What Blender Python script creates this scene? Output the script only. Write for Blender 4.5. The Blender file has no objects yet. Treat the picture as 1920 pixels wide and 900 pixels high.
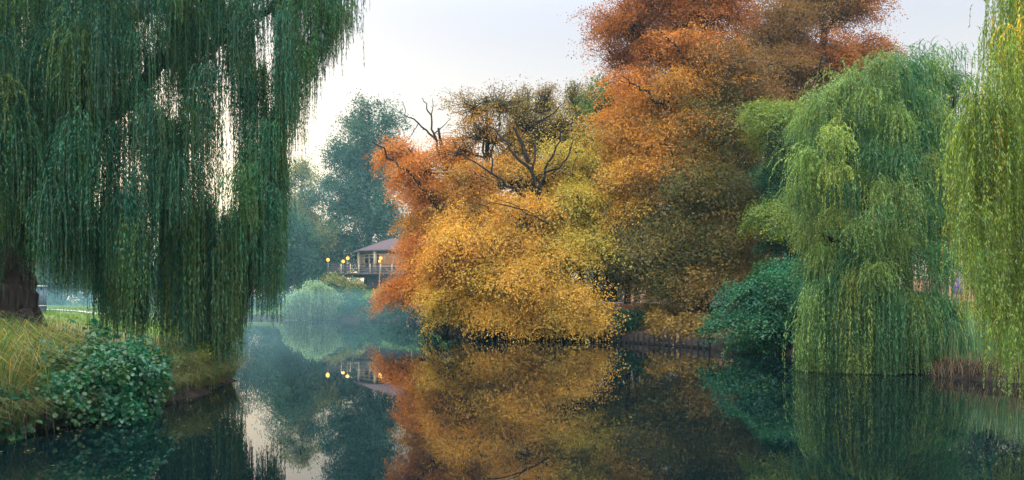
import bpy, math
import numpy as np
from math import radians, sin, cos, pi

# ------------------------------------------------------------------ camera, sky, sun, exposure
S = bpy.context.scene
COL = S.collection
F = 1500.0                       # focal length in photograph pixels (1920 wide)
HX, HY = 960.0, 562.0            # principal column, horizon row
EYE = 2.0
cam_d = bpy.data.cameras.new('camera')
cam = bpy.data.objects.new('camera', cam_d)
COL.objects.link(cam)
cam.location = (0, 0, EYE)
cam.rotation_euler = (pi / 2, 0, 0)
cam_d.sensor_width = 36.0
cam_d.lens = 36.0 * F / 1920.0
cam_d.shift_y = (HY - 450.0) / 1920.0
cam_d.clip_start = 0.1
cam_d.clip_end = 5000
S.camera = cam

SUN_AZ = -26.0                   # degrees right of straight ahead
SUN_EL = 10.0
W = bpy.data.worlds.new('World')
S.world = W
W.use_nodes = True
nt = W.node_tree
nt.nodes.clear()
out = nt.nodes.new('ShaderNodeOutputWorld')
bg = nt.nodes.new('ShaderNodeBackground')
sky = nt.nodes.new('ShaderNodeTexSky')
sky.sky_type = 'NISHITA'
sky.sun_disc = False
sky.sun_elevation = radians(SUN_EL)
sky.sun_rotation = radians(SUN_AZ)
sky.air_density = 1.0
sky.dust_density = 2.5
sky.ozone_density = 1.2
# veil over the clear sky, brightened above the view as added fill light
tc = nt.nodes.new('ShaderNodeTexCoord')
sep = nt.nodes.new('ShaderNodeSeparateXYZ')
nt.links.new(tc.outputs['Generated'], sep.inputs[0])
rmp = nt.nodes.new('ShaderNodeMapRange')
rmp.inputs['From Min'].default_value = 0.30
rmp.inputs['From Max'].default_value = 0.95
rmp.interpolation_type = 'SMOOTHSTEP'
nt.links.new(sep.outputs['Z'], rmp.inputs['Value'])
veil = nt.nodes.new('ShaderNodeMix')
veil.data_type = 'RGBA'
low = nt.nodes.new('ShaderNodeValToRGB')
low.color_ramp.elements[0].position = 0.0
low.color_ramp.elements[0].color = (0.66, 0.50, 0.36, 1)
low.color_ramp.elements[1].position = 0.38
low.color_ramp.elements[1].color = (0.445, 0.495, 0.61, 1)
e_ = low.color_ramp.elements.new(0.19)
e_.color = (0.655, 0.605, 0.545, 1)
nt.links.new(sep.outputs['Z'], low.inputs[0])
lowx = nt.nodes.new('ShaderNodeVectorMath')
lowx.operation = 'SCALE'
lowx.inputs['Scale'].default_value = 10.0
nt.links.new(low.outputs[0], lowx.inputs[0])
nt.links.new(lowx.outputs[0], veil.inputs[6])
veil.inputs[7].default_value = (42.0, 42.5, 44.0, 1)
# sky behind the viewer brightened too, an added fill for the tree fronts
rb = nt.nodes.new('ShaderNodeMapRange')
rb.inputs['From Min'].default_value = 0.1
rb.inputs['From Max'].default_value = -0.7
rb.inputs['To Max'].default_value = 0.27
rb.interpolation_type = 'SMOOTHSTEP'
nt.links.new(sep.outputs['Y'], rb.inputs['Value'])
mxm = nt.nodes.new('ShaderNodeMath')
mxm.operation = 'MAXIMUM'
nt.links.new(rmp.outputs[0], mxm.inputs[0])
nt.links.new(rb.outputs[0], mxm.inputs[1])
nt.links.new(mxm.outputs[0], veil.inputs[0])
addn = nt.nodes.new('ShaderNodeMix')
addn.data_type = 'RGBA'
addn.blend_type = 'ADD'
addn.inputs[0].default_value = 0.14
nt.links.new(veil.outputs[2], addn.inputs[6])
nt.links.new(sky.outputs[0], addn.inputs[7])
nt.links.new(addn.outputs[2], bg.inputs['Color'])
bg.inputs['Strength'].default_value = 0.1
nt.links.new(bg.outputs[0], out.inputs['Surface'])

sd = bpy.data.lights.new('sun', 'SUN')
sun = bpy.data.objects.new('sun', sd)
COL.objects.link(sun)
sd.energy = 1.5
sd.angle = radians(1.5)
sd.color = (1.0, 0.84, 0.62)
sun.rotation_euler = (radians(90 - SUN_EL), 0, pi - radians(SUN_AZ))

S.view_settings.view_transform = 'Standard'
S.view_settings.look = 'None'
S.view_settings.gamma = 1
S.view_settings.use_curve_mapping = False
S.view_settings.exposure = 0.5
S.render.engine = 'CYCLES'
S.cycles.use_denoising = True
S.cycles.max_bounces = 6
S.cycles.diffuse_bounces = 2
S.cycles.glossy_bounces = 3
S.cycles.transmission_bounces = 3
S.cycles.volume_bounces = 1
S.cycles.sample_clamp_indirect = 6.0
S.cycles.use_fast_gi = False


# ------------------------------------------------------------------ helpers
def at(px, py, Y):
    """The point at distance Y that the photograph shows at pixel (px, py)."""
    return np.array([(px - HX) / F * Y, Y, EYE - (py - HY) / F * Y])


def unit(a):
    return a / np.maximum(np.linalg.norm(a, axis=-1, keepdims=True), 1e-9)


def rnd(seed):
    return np.random.default_rng(seed)


class MB:
    """Collects quads (and their colours) for one mesh object."""

    def __init__(self):
        self.V, self.Q, self.C, self.n = [], [], [], 0

    def add(self, V, Q, C=None):
        V = np.asarray(V, float).reshape(-1, 3)
        Q = np.asarray(Q, np.int64).reshape(-1, 4)
        if C is None:
            C = np.tile([0.5, 0.5, 0.5], (len(Q), 1))
        C = np.asarray(C, float)
        if C.ndim == 1:
            C = np.tile(C, (len(Q), 1))
        self.V.append(V)
        self.Q.append(Q + self.n)
        self.C.append(C)
        self.n += len(V)

    def box(self, c, s, C=None, rz=0.0):
        x, y, z = np.array(s) / 2.0
        V = np.array([[-x, -y, -z], [x, -y, -z], [x, y, -z], [-x, y, -z], [-x, -y, z], [x, -y, z], [x, y, z], [-x, y, z]])
        R = np.array([[cos(rz), -sin(rz), 0], [sin(rz), cos(rz), 0], [0, 0, 1]])
        Q = [[0, 3, 2, 1], [4, 5, 6, 7], [0, 1, 5, 4], [1, 2, 6, 5], [2, 3, 7, 6], [3, 0, 4, 7]]
        self.add(V @ R.T + np.array(c), Q, C)

    def tube(self, P, R, sides=6, C=None, rough=0.0, rng=None, ridges=0.0):
        P = np.asarray(P, float)
        k = len(P)
        R = np.broadcast_to(np.asarray(R, float), (k,))
        T = unit(np.gradient(P, axis=0))
        ref = np.array([0.31, 0.95, 0.05]) if abs(T[:, 2]).mean() > 0.5 else np.array([0.05, 0.1, 0.99])
        A = unit(np.cross(T, ref))
        B = np.cross(T, A)
        th = np.arange(sides) * 2 * pi / sides
        rr = np.ones((k, sides))
        if rough and rng is not None:
            rr += rough * (rng.random((k, sides)) - 0.5)
        if ridges:
            rr += ridges * (rng.random((1, sides)) - 0.6)
        V = P[:, None, :] + (R[:, None] * rr)[..., None] * (np.cos(th)[None, :, None] * A[:, None, :] + np.sin(th)[None, :, None] * B[:, None, :])
        i = np.arange(k - 1)[:, None] * sides
        j = np.arange(sides)[None, :]
        j2 = (j + 1) % sides
        Q = np.stack([i + j, i + j2, i + sides + j2, i + sides + j], -1).reshape(-1, 4)
        self.add(V.reshape(-1, 3), Q, C)

    def lathe(self, c, prof, n=16, C=None):
        """prof: list of (radius, z)"""
        th = np.arange(n) * 2 * pi / n
        V = np.array([[r * cos(t) + c[0], r * sin(t) + c[1], z + c[2]] for r, z in prof for t in th])
        Q = []
        for i in range(len(prof) - 1):
            for j in range(n):
                Q.append([i * n + j, i * n + (j + 1) % n, (i + 1) * n + (j + 1) % n, (i + 1) * n + j])
        self.add(V, Q, C)

    def build(self, name, mat, parent=None, smooth=False):
        me = bpy.data.meshes.new(name)
        V = np.concatenate(self.V)
        Q = np.concatenate(self.Q)
        C = np.concatenate(self.C)
        me.vertices.add(len(V))
        me.vertices.foreach_set('co', V.astype(np.float32).ravel())
        me.loops.add(len(Q) * 4)
        me.loops.foreach_set('vertex_index', Q.astype(np.int32).ravel())
        me.polygons.add(len(Q))
        me.polygons.foreach_set('loop_start', (np.arange(len(Q)) * 4).astype(np.int32))
        try:
            me.polygons.foreach_set('loop_total', np.full(len(Q), 4, np.int32))
        except Exception:
            pass
        if smooth:
            me.polygons.foreach_set('use_smooth', np.ones(len(Q), bool))
        me.update(calc_edges=True)
        a = me.attributes.new('tone', 'FLOAT_COLOR', 'FACE')
        a.data.foreach_set('color', np.concatenate([C, np.ones((len(C), 1))], 1).astype(np.float32).ravel())
        me.materials.append(mat)
        o = bpy.data.objects.new(name, me)
        COL.objects.link(o)
        if parent is not None:
            o.parent = parent
            loc = np.array(parent.location)
            V2 = (V - loc).astype(np.float32)
            me.vertices.foreach_set('co', V2.ravel())
            me.update()
        return o


def thing(name, label, cat, loc, group=None):
    o = bpy.data.objects.new(name, None)
    COL.objects.link(o)
    o.location = [float(v) for v in loc]
    o.empty_display_size = 0.3
    o['label'] = label
    o['category'] = cat
    if group:
        o['group'] = group
    return o


def tag(o, label=None, cat=None, group=None, kind=None):
    for k, v in (('label', label), ('category', cat), ('group', group), ('kind', kind)):
        if v:
            o[k] = v
    return o


# ------------------------------------------------------------------ materials
def new_mat(name):
    m = bpy.data.materials.new(name)
    m.use_nodes = True
    t = m.node_tree
    t.nodes.clear()
    o = t.nodes.new('ShaderNodeOutputMaterial')
    return m, t, o


def foliage_mat(name, trans=0.32, gloss=0.018, rough=0.4):
    m, t, o = new_mat(name)
    a = t.nodes.new('ShaderNodeAttribute')
    a.attribute_name = 'tone'
    d = t.nodes.new('ShaderNodeBsdfDiffuse')
    tr = t.nodes.new('ShaderNodeBsdfTranslucent')
    g = t.nodes.new('ShaderNodeBsdfGlossy')
    g.inputs['Roughness'].default_value = rough
    g.inputs['Color'].default_value = (1, 1, 1, 1)
    hs = t.nodes.new('ShaderNodeHueSaturation')
    hs.inputs['Value'].default_value = 1.25
    hs.inputs['Saturation'].default_value = 1.2
    t.links.new(a.outputs['Color'], hs.inputs['Color'])
    t.links.new(a.outputs['Color'], d.inputs['Color'])
    t.links.new(hs.outputs[0], tr.inputs['Color'])
    m1 = t.nodes.new('ShaderNodeMixShader')
    m1.inputs[0].default_value = trans
    m2 = t.nodes.new('ShaderNodeMixShader')
    m2.inputs[0].default_value = gloss
    t.links.new(d.outputs[0], m1.inputs[1])
    t.links.new(tr.outputs[0], m1.inputs[2])
    t.links.new(m1.outputs[0], m2.inputs[1])
    t.links.new(g.outputs[0], m2.inputs[2])
    t.links.new(m2.outputs[0], o.inputs['Surface'])
    return m


def noise_mat(name, c1, c2, scale=3.0, rough=0.9, stretch=(1, 1, 1), bump=0.0, detail=6, metal=0.0, c3=None):
    m, t, o = new_mat(name)
    p = t.nodes.new('ShaderNodeBsdfPrincipled')
    p.inputs['Roughness'].default_value = rough
    p.inputs['Metallic'].default_value = metal
    if rough > 0.8:
        p.inputs['Specular IOR Level'].default_value = 0.12
    tcn = t.nodes.new('ShaderNodeTexCoord')
    mp = t.nodes.new('ShaderNodeMapping')
    mp.inputs['Scale'].default_value = stretch
    n = t.nodes.new('ShaderNodeTexNoise')
    n.inputs['Scale'].default_value = scale
    n.inputs['Detail'].default_value = detail
    r = t.nodes.new('ShaderNodeValToRGB')
    r.color_ramp.elements[0].position = 0.3
    r.color_ramp.elements[1].position = 0.7
    r.color_ramp.elements[0].color = (*c1, 1)
    r.color_ramp.elements[1].color = (*c2, 1)
    if c3:
        e = r.color_ramp.elements.new(0.55)
        e.color = (*c3, 1)
    t.links.new(tcn.outputs['Object'], mp.inputs[0])
    t.links.new(mp.outputs[0], n.inputs['Vector'])
    t.links.new(n.outputs[0], r.inputs[0])
    t.links.new(r.outputs[0], p.inputs['Base Color'])
    if bump:
        b = t.nodes.new('ShaderNodeBump')
        b.inputs['Strength'].default_value = bump
        b.inputs['Distance'].default_value = 0.08
        t.links.new(n.outputs[0], b.inputs['Height'])
        t.links.new(b.outputs[0], p.inputs['Normal'])
    t.links.new(p.outputs[0], o.inputs['Surface'])
    return m


def emit_mat(name, c, s):
    m, t, o = new_mat(name)
    e = t.nodes.new('ShaderNodeEmission')
    e.inputs[0].default_value = (*c, 1)
    e.inputs[1].default_value = s
    t.links.new(e.outputs[0], o.inputs['Surface'])
    return m


LEAF = foliage_mat('leaf')
LEAF_BROAD = foliage_mat('broad_leaf', trans=0.3, gloss=0.03, rough=0.35)
BARK = noise_mat('bark', (0.012, 0.009, 0.008), (0.048, 0.037, 0.030), 2.4, 0.95, (4.5, 4.5, 0.5), 1.0)
BARK_PALE = noise_mat('weathered_bark', (0.10, 0.075, 0.06), (0.2, 0.15, 0.12), 3.0, 0.9, (2, 2, .6), 0.4)
TIMBER = noise_mat('weathered_timber', (0.012, 0.010, 0.010), (0.05, 0.042, 0.04), 4.0, 0.85, (2, 2, .4), 0.5)
CREAM = noise_mat('cream_paint', (0.36, 0.27, 0.17), (0.48, 0.37, 0.24), 3.0, 0.6)
DARKWOOD = noise_mat('dark_wood', (0.04, 0.032, 0.035), (0.085, 0.07, 0.07), 5.0, 0.7)
ROOF = noise_mat('roof_shingle', (0.085, 0.05, 0.055), (0.14, 0.085, 0.09), 5.0, 0.75, (1, 1, 6))
METAL = noise_mat('grey_metal', (0.35, 0.4, 0.42), (0.5, 0.55, 0.58), 4.0, 0.45, metal=0.3)
STONE = noise_mat('damp_stone', (0.06, 0.055, 0.06), (0.13, 0.12, 0.13), 1.5, 0.9, bump=0.4)
PALE = noise_mat('pale_concrete', (0.3, 0.3, 0.31), (0.44, 0.43, 0.43), 2.0, 0.8)
BLUEGREY = noise_mat('blue_grey_paint', (0.035, 0.06, 0.085), (0.05, 0.085, 0.12), 3.0, 0.6)
PURPLE = noise_mat('purple_cloth', (0.2, 0.07, 0.42), (0.3, 0.12, 0.55), 3.0, 0.8)
GLOW = emit_mat('lit_globe', (1.0, 0.38, 0.05), 3.0)
WARMROOM = emit_mat('lit_room', (1.0, 0.42, 0.16), 0.30)

m, t, o_ = new_mat('window_glass')
p = t.nodes.new('ShaderNodeBsdfPrincipled')
p.inputs['Base Color'].default_value = (0.05, 0.06, 0.07, 1)
p.inputs['Roughness'].default_value = 0.08
p.inputs['Alpha'].default_value = 0.55
t.links.new(p.outputs[0], o_.inputs['Surface'])
GLASS = m

# water: dark body under a nearly still reflecting surface
m, t, o_ = new_mat('pond_water')
p = t.nodes.new('ShaderNodeBsdfPrincipled')
p.inputs['Base Color'].default_value = (0.0012, 0.005, 0.006, 1)
p.inputs['Roughness'].default_value = 0.012
p.inputs['IOR'].default_value = 1.33
tcn = t.nodes.new('ShaderNodeTexCoord')
mp = t.nodes.new('ShaderNodeMapping')
mp.inputs['Scale'].default_value = (1.0, 0.55, 1)
n1 = t.nodes.new('ShaderNodeTexNoise')
n1.inputs['Scale'].default_value = 1.3
n1.inputs['Detail'].default_value = 3.0
b = t.nodes.new('ShaderNodeBump')
b.inputs['Strength'].default_value = 0.06
b.inputs['Distance'].default_value = 0.02
t.links.new(tcn.outputs['Object'], mp.inputs[0])
t.links.new(mp.outputs[0], n1.inputs['Vector'])
t.links.new(n1.outputs[0], b.inputs['Height'])
t.links.new(b.outputs[0], p.inputs['Normal'])
t.links.new(p.outputs[0], o_.inputs['Surface'])
WATER = m

# ground: lawn on the left bank, leaf litter on the right bank, dark soil at the water's edge
m, t, o_ = new_mat('ground_cover')
p = t.nodes.new('ShaderNodeBsdfPrincipled')
p.inputs['Roughness'].default_value = 0.95
p.inputs['Specular IOR Level'].default_value = 0.06
a = t.nodes.new('ShaderNodeAttribute')
a.attribute_name = 'tone'
tcn = t.nodes.new('ShaderNodeTexCoord')
n1 = t.nodes.new('ShaderNodeTexNoise')
n1.inputs['Scale'].default_value = 2.2
n1.inputs['Detail'].default_value = 8
mr = t.nodes.new('ShaderNodeMapRange')
mr.inputs['From Min'].default_value = 0.3
mr.inputs['From Max'].default_value = 0.7
mr.inputs['To Min'].default_value = 0.5
mr.inputs['To Max'].default_value = 1.5
mx = t.nodes.new('ShaderNodeMix')
mx.data_type = 'RGBA'
mx.blend_type = 'MULTIPLY'
mx.inputs[0].default_value = 1
t.links.new(tcn.outputs['Object'], n1.inputs['Vector'])
t.links.new(n1.outputs[0], mr.inputs[0])
t.links.new(a.outputs['Color'], mx.inputs[6])
t.links.new(mr.outputs[0], mx.inputs[7])
t.links.new(mx.outputs[2], p.inputs['Base Color'])
bb = t.nodes.new('ShaderNodeBump')
bb.inputs['Strength'].default_value = 0.6
bb.inputs['Distance'].default_value = 0.06
t.links.new(n1.outputs[0], bb.inputs['Height'])
t.links.new(bb.outputs[0], p.inputs['Normal'])
t.links.new(p.outputs[0], o_.inputs['Surface'])
GROUND = m

# ------------------------------------------------------------------ terrain and water
SHORE = np.array([
    (-8.0, 1.5), (-7.6, 8.5), (-7.2, 11.2), (-7.05, 13.2), (-6.75, 15.2), (-6.6, 17.9), (-6.9, 19.8), (-8.6, 22.5), (-12.0, 31),
    (-19, 48), (-25, 62), (-30, 74), (-34, 85), (-27, 86), (-21, 81), (-16, 77), (-9, 74), (-6.8, 60), (-3.6, 46.5), (1.1, 43),
    (4.9, 38.5), (8.2, 32.6), (10.2, 28.5), (9.8, 25.0), (10.6, 22.0), (11.3, 20.6), (12.2, 18.8), (12.4, 15), (12.2, 10), (11.5, 1.5)])


def shore_dist(X, Y):
    """Distance from the shore line, positive on land."""
    P = np.stack([X, Y], -1)
    best = np.full(X.shape, 1e9)
    inside = np.zeros(X.shape, bool)
    n = len(SHORE)
    for i in range(n):
        A, B = SHORE[i], SHORE[(i + 1) % n]
        AB = B - A
        tt = np.clip(((P - A) @ AB) / (AB @ AB), 0, 1)
        best = np.minimum(best, np.linalg.norm(P - (A + tt[..., None] * AB), axis=-1))
        cond = (A[1] > Y) != (B[1] > Y)
        xi = (B[0] - A[0]) * (Y - A[1]) / (B[1] - A[1] + 1e-12) + A[0]
        inside ^= cond & (X < xi)
    return np.where(inside, -best, best)


def smooth(a, b, x):
    tt = np.clip((x - a) / (b - a), 0, 1)
    return tt * tt * (3 - 2 * tt)


def wob(X, Y, f, s):
    return np.sin(X * f + s) * np.cos(Y * f * 1.13 - s * 2.1) + 0.5 * np.sin(X * f * 2.3 - s * 1.7 + Y * f * 1.9)


def ground_z(X, Y):
    X = np.asarray(X, float)
    Y = np.asarray(Y, float)
    d = shore_dist(X, Y) + 0.12 * wob(X, Y, 1.7, 0.4)
    top = 1.3 + 0.45 * smooth(0, 8, X) + 2.6 * smooth(66, 95, Y) * smooth(-36, -20, X)
    z = 0.42 * smooth(0, 0.5, d) + (top - 0.42) * smooth(0.3, 7.0 + 6 * smooth(60, 80, Y), d) + 0.05 * wob(X, Y, 0.8, 1.1) * smooth(0.5, 3, d)
    return np.where(d > 0, z, -0.8 * smooth(0, 1.2, -d))


def gz(x, y):
    return float(ground_z(np.array([x]), np.array([y]))[0])


def stretch_axis(lo, hi, n, mid, far):
    c = np.linspace(lo, hi, n)
    g = mid * 1.09 ** np.arange(1, 60)
    a = lo - np.cumsum(g)
    b = hi + np.cumsum(g)
    a, b = a[a > -far], b[b < far]
    return np.concatenate([[-far], a[::-1], c, b, [far]])


gx = stretch_axis(-36, 22, 233, 0.3, 420)
gy = stretch_axis(3, 92, 297, 0.35, 420)
GX, GY = np.meshgrid(gx, gy, indexing='ij')
GZ = ground_z(GX, GY)
gb = MB()
ni, nj = GX.shape
ii, jj = np.meshgrid(np.arange(ni - 1), np.arange(nj - 1), indexing='ij')
Q = np.stack([ii * nj + jj, (ii + 1) * nj + jj, (ii + 1) * nj + jj + 1, ii * nj + jj + 1], -1).reshape(-1, 4)
cx, cy = GX[:-1, :-1].ravel(), GY[:-1, :-1].ravel()
cd = shore_dist(cx, cy)
lawn = np.array([0.06, 0.11, 0.02])
litter = np.array([0.17, 0.085, 0.055])
soil = np.array([0.028, 0.022, 0.018])
dry = np.array([0.13, 0.095, 0.05])
k_l = np.maximum(smooth(4, -3, cx), smooth(31, 27, cy) * smooth(6, 9, cx))[:, None]
gc = litter * (1 - k_l) + lawn * k_l
under = np.exp(-(((cx + 15.5) / 6) ** 2 + ((cy - 25) / 6.5) ** 2))[:, None]
gc = gc * (1 - under) + dry * under
e = smooth(1.1, 0.2, cd)[:, None]
gc = gc * (1 - e) + soil * e
gb.add(np.stack([GX, GY, GZ], -1).reshape(-1, 3), Q, gc)
tag(gb.build('ground', GROUND, smooth=True), kind='structure')

wb = MB()
wb.add([[-60, -3, 0], [40, -3, 0], [40, 100, 0], [-60, 100, 0]], [[0, 1, 2, 3]])
tag(wb.build('water', WATER), kind='structure')


# ------------------------------------------------------------------ foliage makers
def leaf_quads(mb, P, D, N, L, Wd, C, fold=0.12):
    """Lozenge leaves: base P, long axis D, normal N."""
    D = unit(D)
    S_ = unit(np.cross(D, N))
    N = np.cross(S_, D)
    n = len(P)
    L = np.broadcast_to(L, (n,))[:, None]
    Wd = np.broadcast_to(Wd, (n,))[:, None]
    mid = P + D * L * 0.45 + N * Wd * fold
    V = np.stack([P, mid + S_ * Wd * 0.5, P + D * L, mid - S_ * Wd * 0.5], 1)
    mb.add(V.reshape(-1, 3), np.arange(n * 4).reshape(-1, 4), C)


def leaf_round(mb, P, D, N, L, Wd, C, fold=0.12):
    """Broad rounded leaves of two folded halves."""
    D = unit(D)
    S_ = unit(np.cross(D, N))
    N = np.cross(S_, D)
    n = len(P)
    L = np.broadcast_to(L, (n,))[:, None]
    Wd = np.broadcast_to(Wd, (n,))[:, None]
    a = P + D * L * 0.22 + N * Wd * fold
    c = P + D * L * 0.68 + N * Wd * fold
    V = np.stack([P, a + S_ * Wd * 0.46, c + S_ * Wd * 0.44, P + D * L, c - S_ * Wd * 0.44, a - S_ * Wd * 0.46], 1)
    k = np.arange(n)[:, None] * 6
    Q = np.concatenate([k + [0, 1, 2, 3], k + [0, 3, 4, 5]], 1).reshape(-1, 4)
    mb.add(V.reshape(-1, 3), Q, np.repeat(C, 2, 0))


def pick(rng, pal, n, jit=0.25):
    pal = np.asarray(pal, float)
    c = pal[rng.integers(0, len(pal), n)]
    return c * (1 + jit * (rng.random((n, 1)) * 2 - 1))


def bend(A, B, k=6, sag=0.0, rng=None, wig=0.0):
    tt = np.linspace(0, 1, k)[:, None]
    P = A + (B - A) * tt
    P[:, 2] += sag * np.sin(pi * tt[:, 0])
    if rng is not None and wig:
        w = rng.normal(0, wig, (k, 3))
        w[0] = w[-1] = 0
        P = P + w
    return P


def sprays(mb, rng, cen, outw, R, m, leaf, pal, flat=0.07, spread=0.32, jit=0.24, rounded=False, upness=0.75, mixc=0.7):
    """Layered leafy sprays: discs of leaves round each centre, drooping outward."""
    n = len(cen)
    R = np.broadcast_to(R, (n,))
    N = unit(np.array([0, 0, 1.0]) * upness + outw * 0.55 + rng.normal(0, 0.2, (n, 3)))
    U = unit(outw + rng.normal(0, 0.25, (n, 3)))
    U = unit(U - N * (U * N).sum(-1, keepdims=True))
    Wv = np.cross(N, U)
    q = np.repeat(np.arange(n), m)
    k = n * m
    rr = np.sqrt(rng.random(k)) * (0.75 + 0.5 * rng.random(k))
    th = rng.random(k) * 2 * pi
    u = rr * np.cos(th) * 1.25
    v = rr * np.sin(th) * 0.85
    hgt = rng.normal(0, flat, k) - 0.22 * np.maximum(u + 0.4, 0) ** 2
    Rq = R[q][:, None]
    P = cen[q] + Rq * (U[q] * u[:, None] + Wv[q] * v[:, None] + N[q] * hgt[:, None])
    D = U[q] * (u + 0.5)[:, None] + Wv[q] * v[:, None] + rng.normal(0, 0.5, (k, 3)) + np.array([0, 0, -0.25])
    LN = N[q] + rng.normal(0, spread, (k, 3))
    base = pick(rng, pal, n, jit)
    own = pick(rng, pal, k, jit)
    C = base[q] * mixc + own * (1 - mixc)
    L = leaf * (0.65 + 0.7 * rng.random(k))
    f = leaf_round if rounded else leaf_quads
    f(mb, P, D, LN, L, L * (0.85 if rounded else 0.62), C)


def lobe_points(rng, c, rad, n, shell=0.45, ns=0.22, low=-0.75, clump=0.0, gap=-0.15):
    d = unit(rng.normal(0, 1, (int(n * 1.6) + 8, 3)))
    d = d[d[:, 2] > low][:n]
    n = len(d)
    f = 1 + ns * (np.sin(d[:, 0] * 5 + c[0]) * np.cos(d[:, 1] * 4 + c[1]) + 0.7 * np.sin(d[:, 2] * 7 + c[2] * 1.3 + d[:, 0] * 3))
    r = (shell + (1 - shell) * rng.random(n) ** 0.6) * f
    P = c + d * r[:, None] * rad
    if clump:
        w = 2 * pi / clump
        nz = np.sin(P[:, 0] * w + 1.3 * np.sin(P[:, 2] * w * 0.7)) + np.sin(P[:, 2] * w * 1.5 + 1.1 * np.sin(P[:, 1] * w * .8) + 1) + np.sin(P[:, 1] * w + 2)
        keep = nz > gap + 0.5 * (rng.random(n) - .5)
        P, d = P[keep], d[keep]
    return P, unit(d * np.array([1, 1, 0.6]))


def split_lobe(rng, c, rad, n, kids=5):
    """A bough mass broken into a core and smaller masses round it, for an uneven outline."""
    res = [(c, rad * 0.82, int(n * 0.5))]
    d = unit(rng.normal(0, 1, (kids, 3)) + np.array([0, -0.25, 0.15]))
    for q in d:
        f = rng.uniform(0.30, 0.52)
        res.append((c + q * rad * rng.uniform(0.8, 1.08), np.array([rad[0], rad[1], rad[2] * 0.8]) * f, int(n * 0.5 / kids * rng.uniform(0.7, 1.3)) + 1))
    return res


def nearest_on(poly, q):
    d = np.linalg.norm(poly - q, axis=1)
    return int(np.argmin(d))


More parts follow.
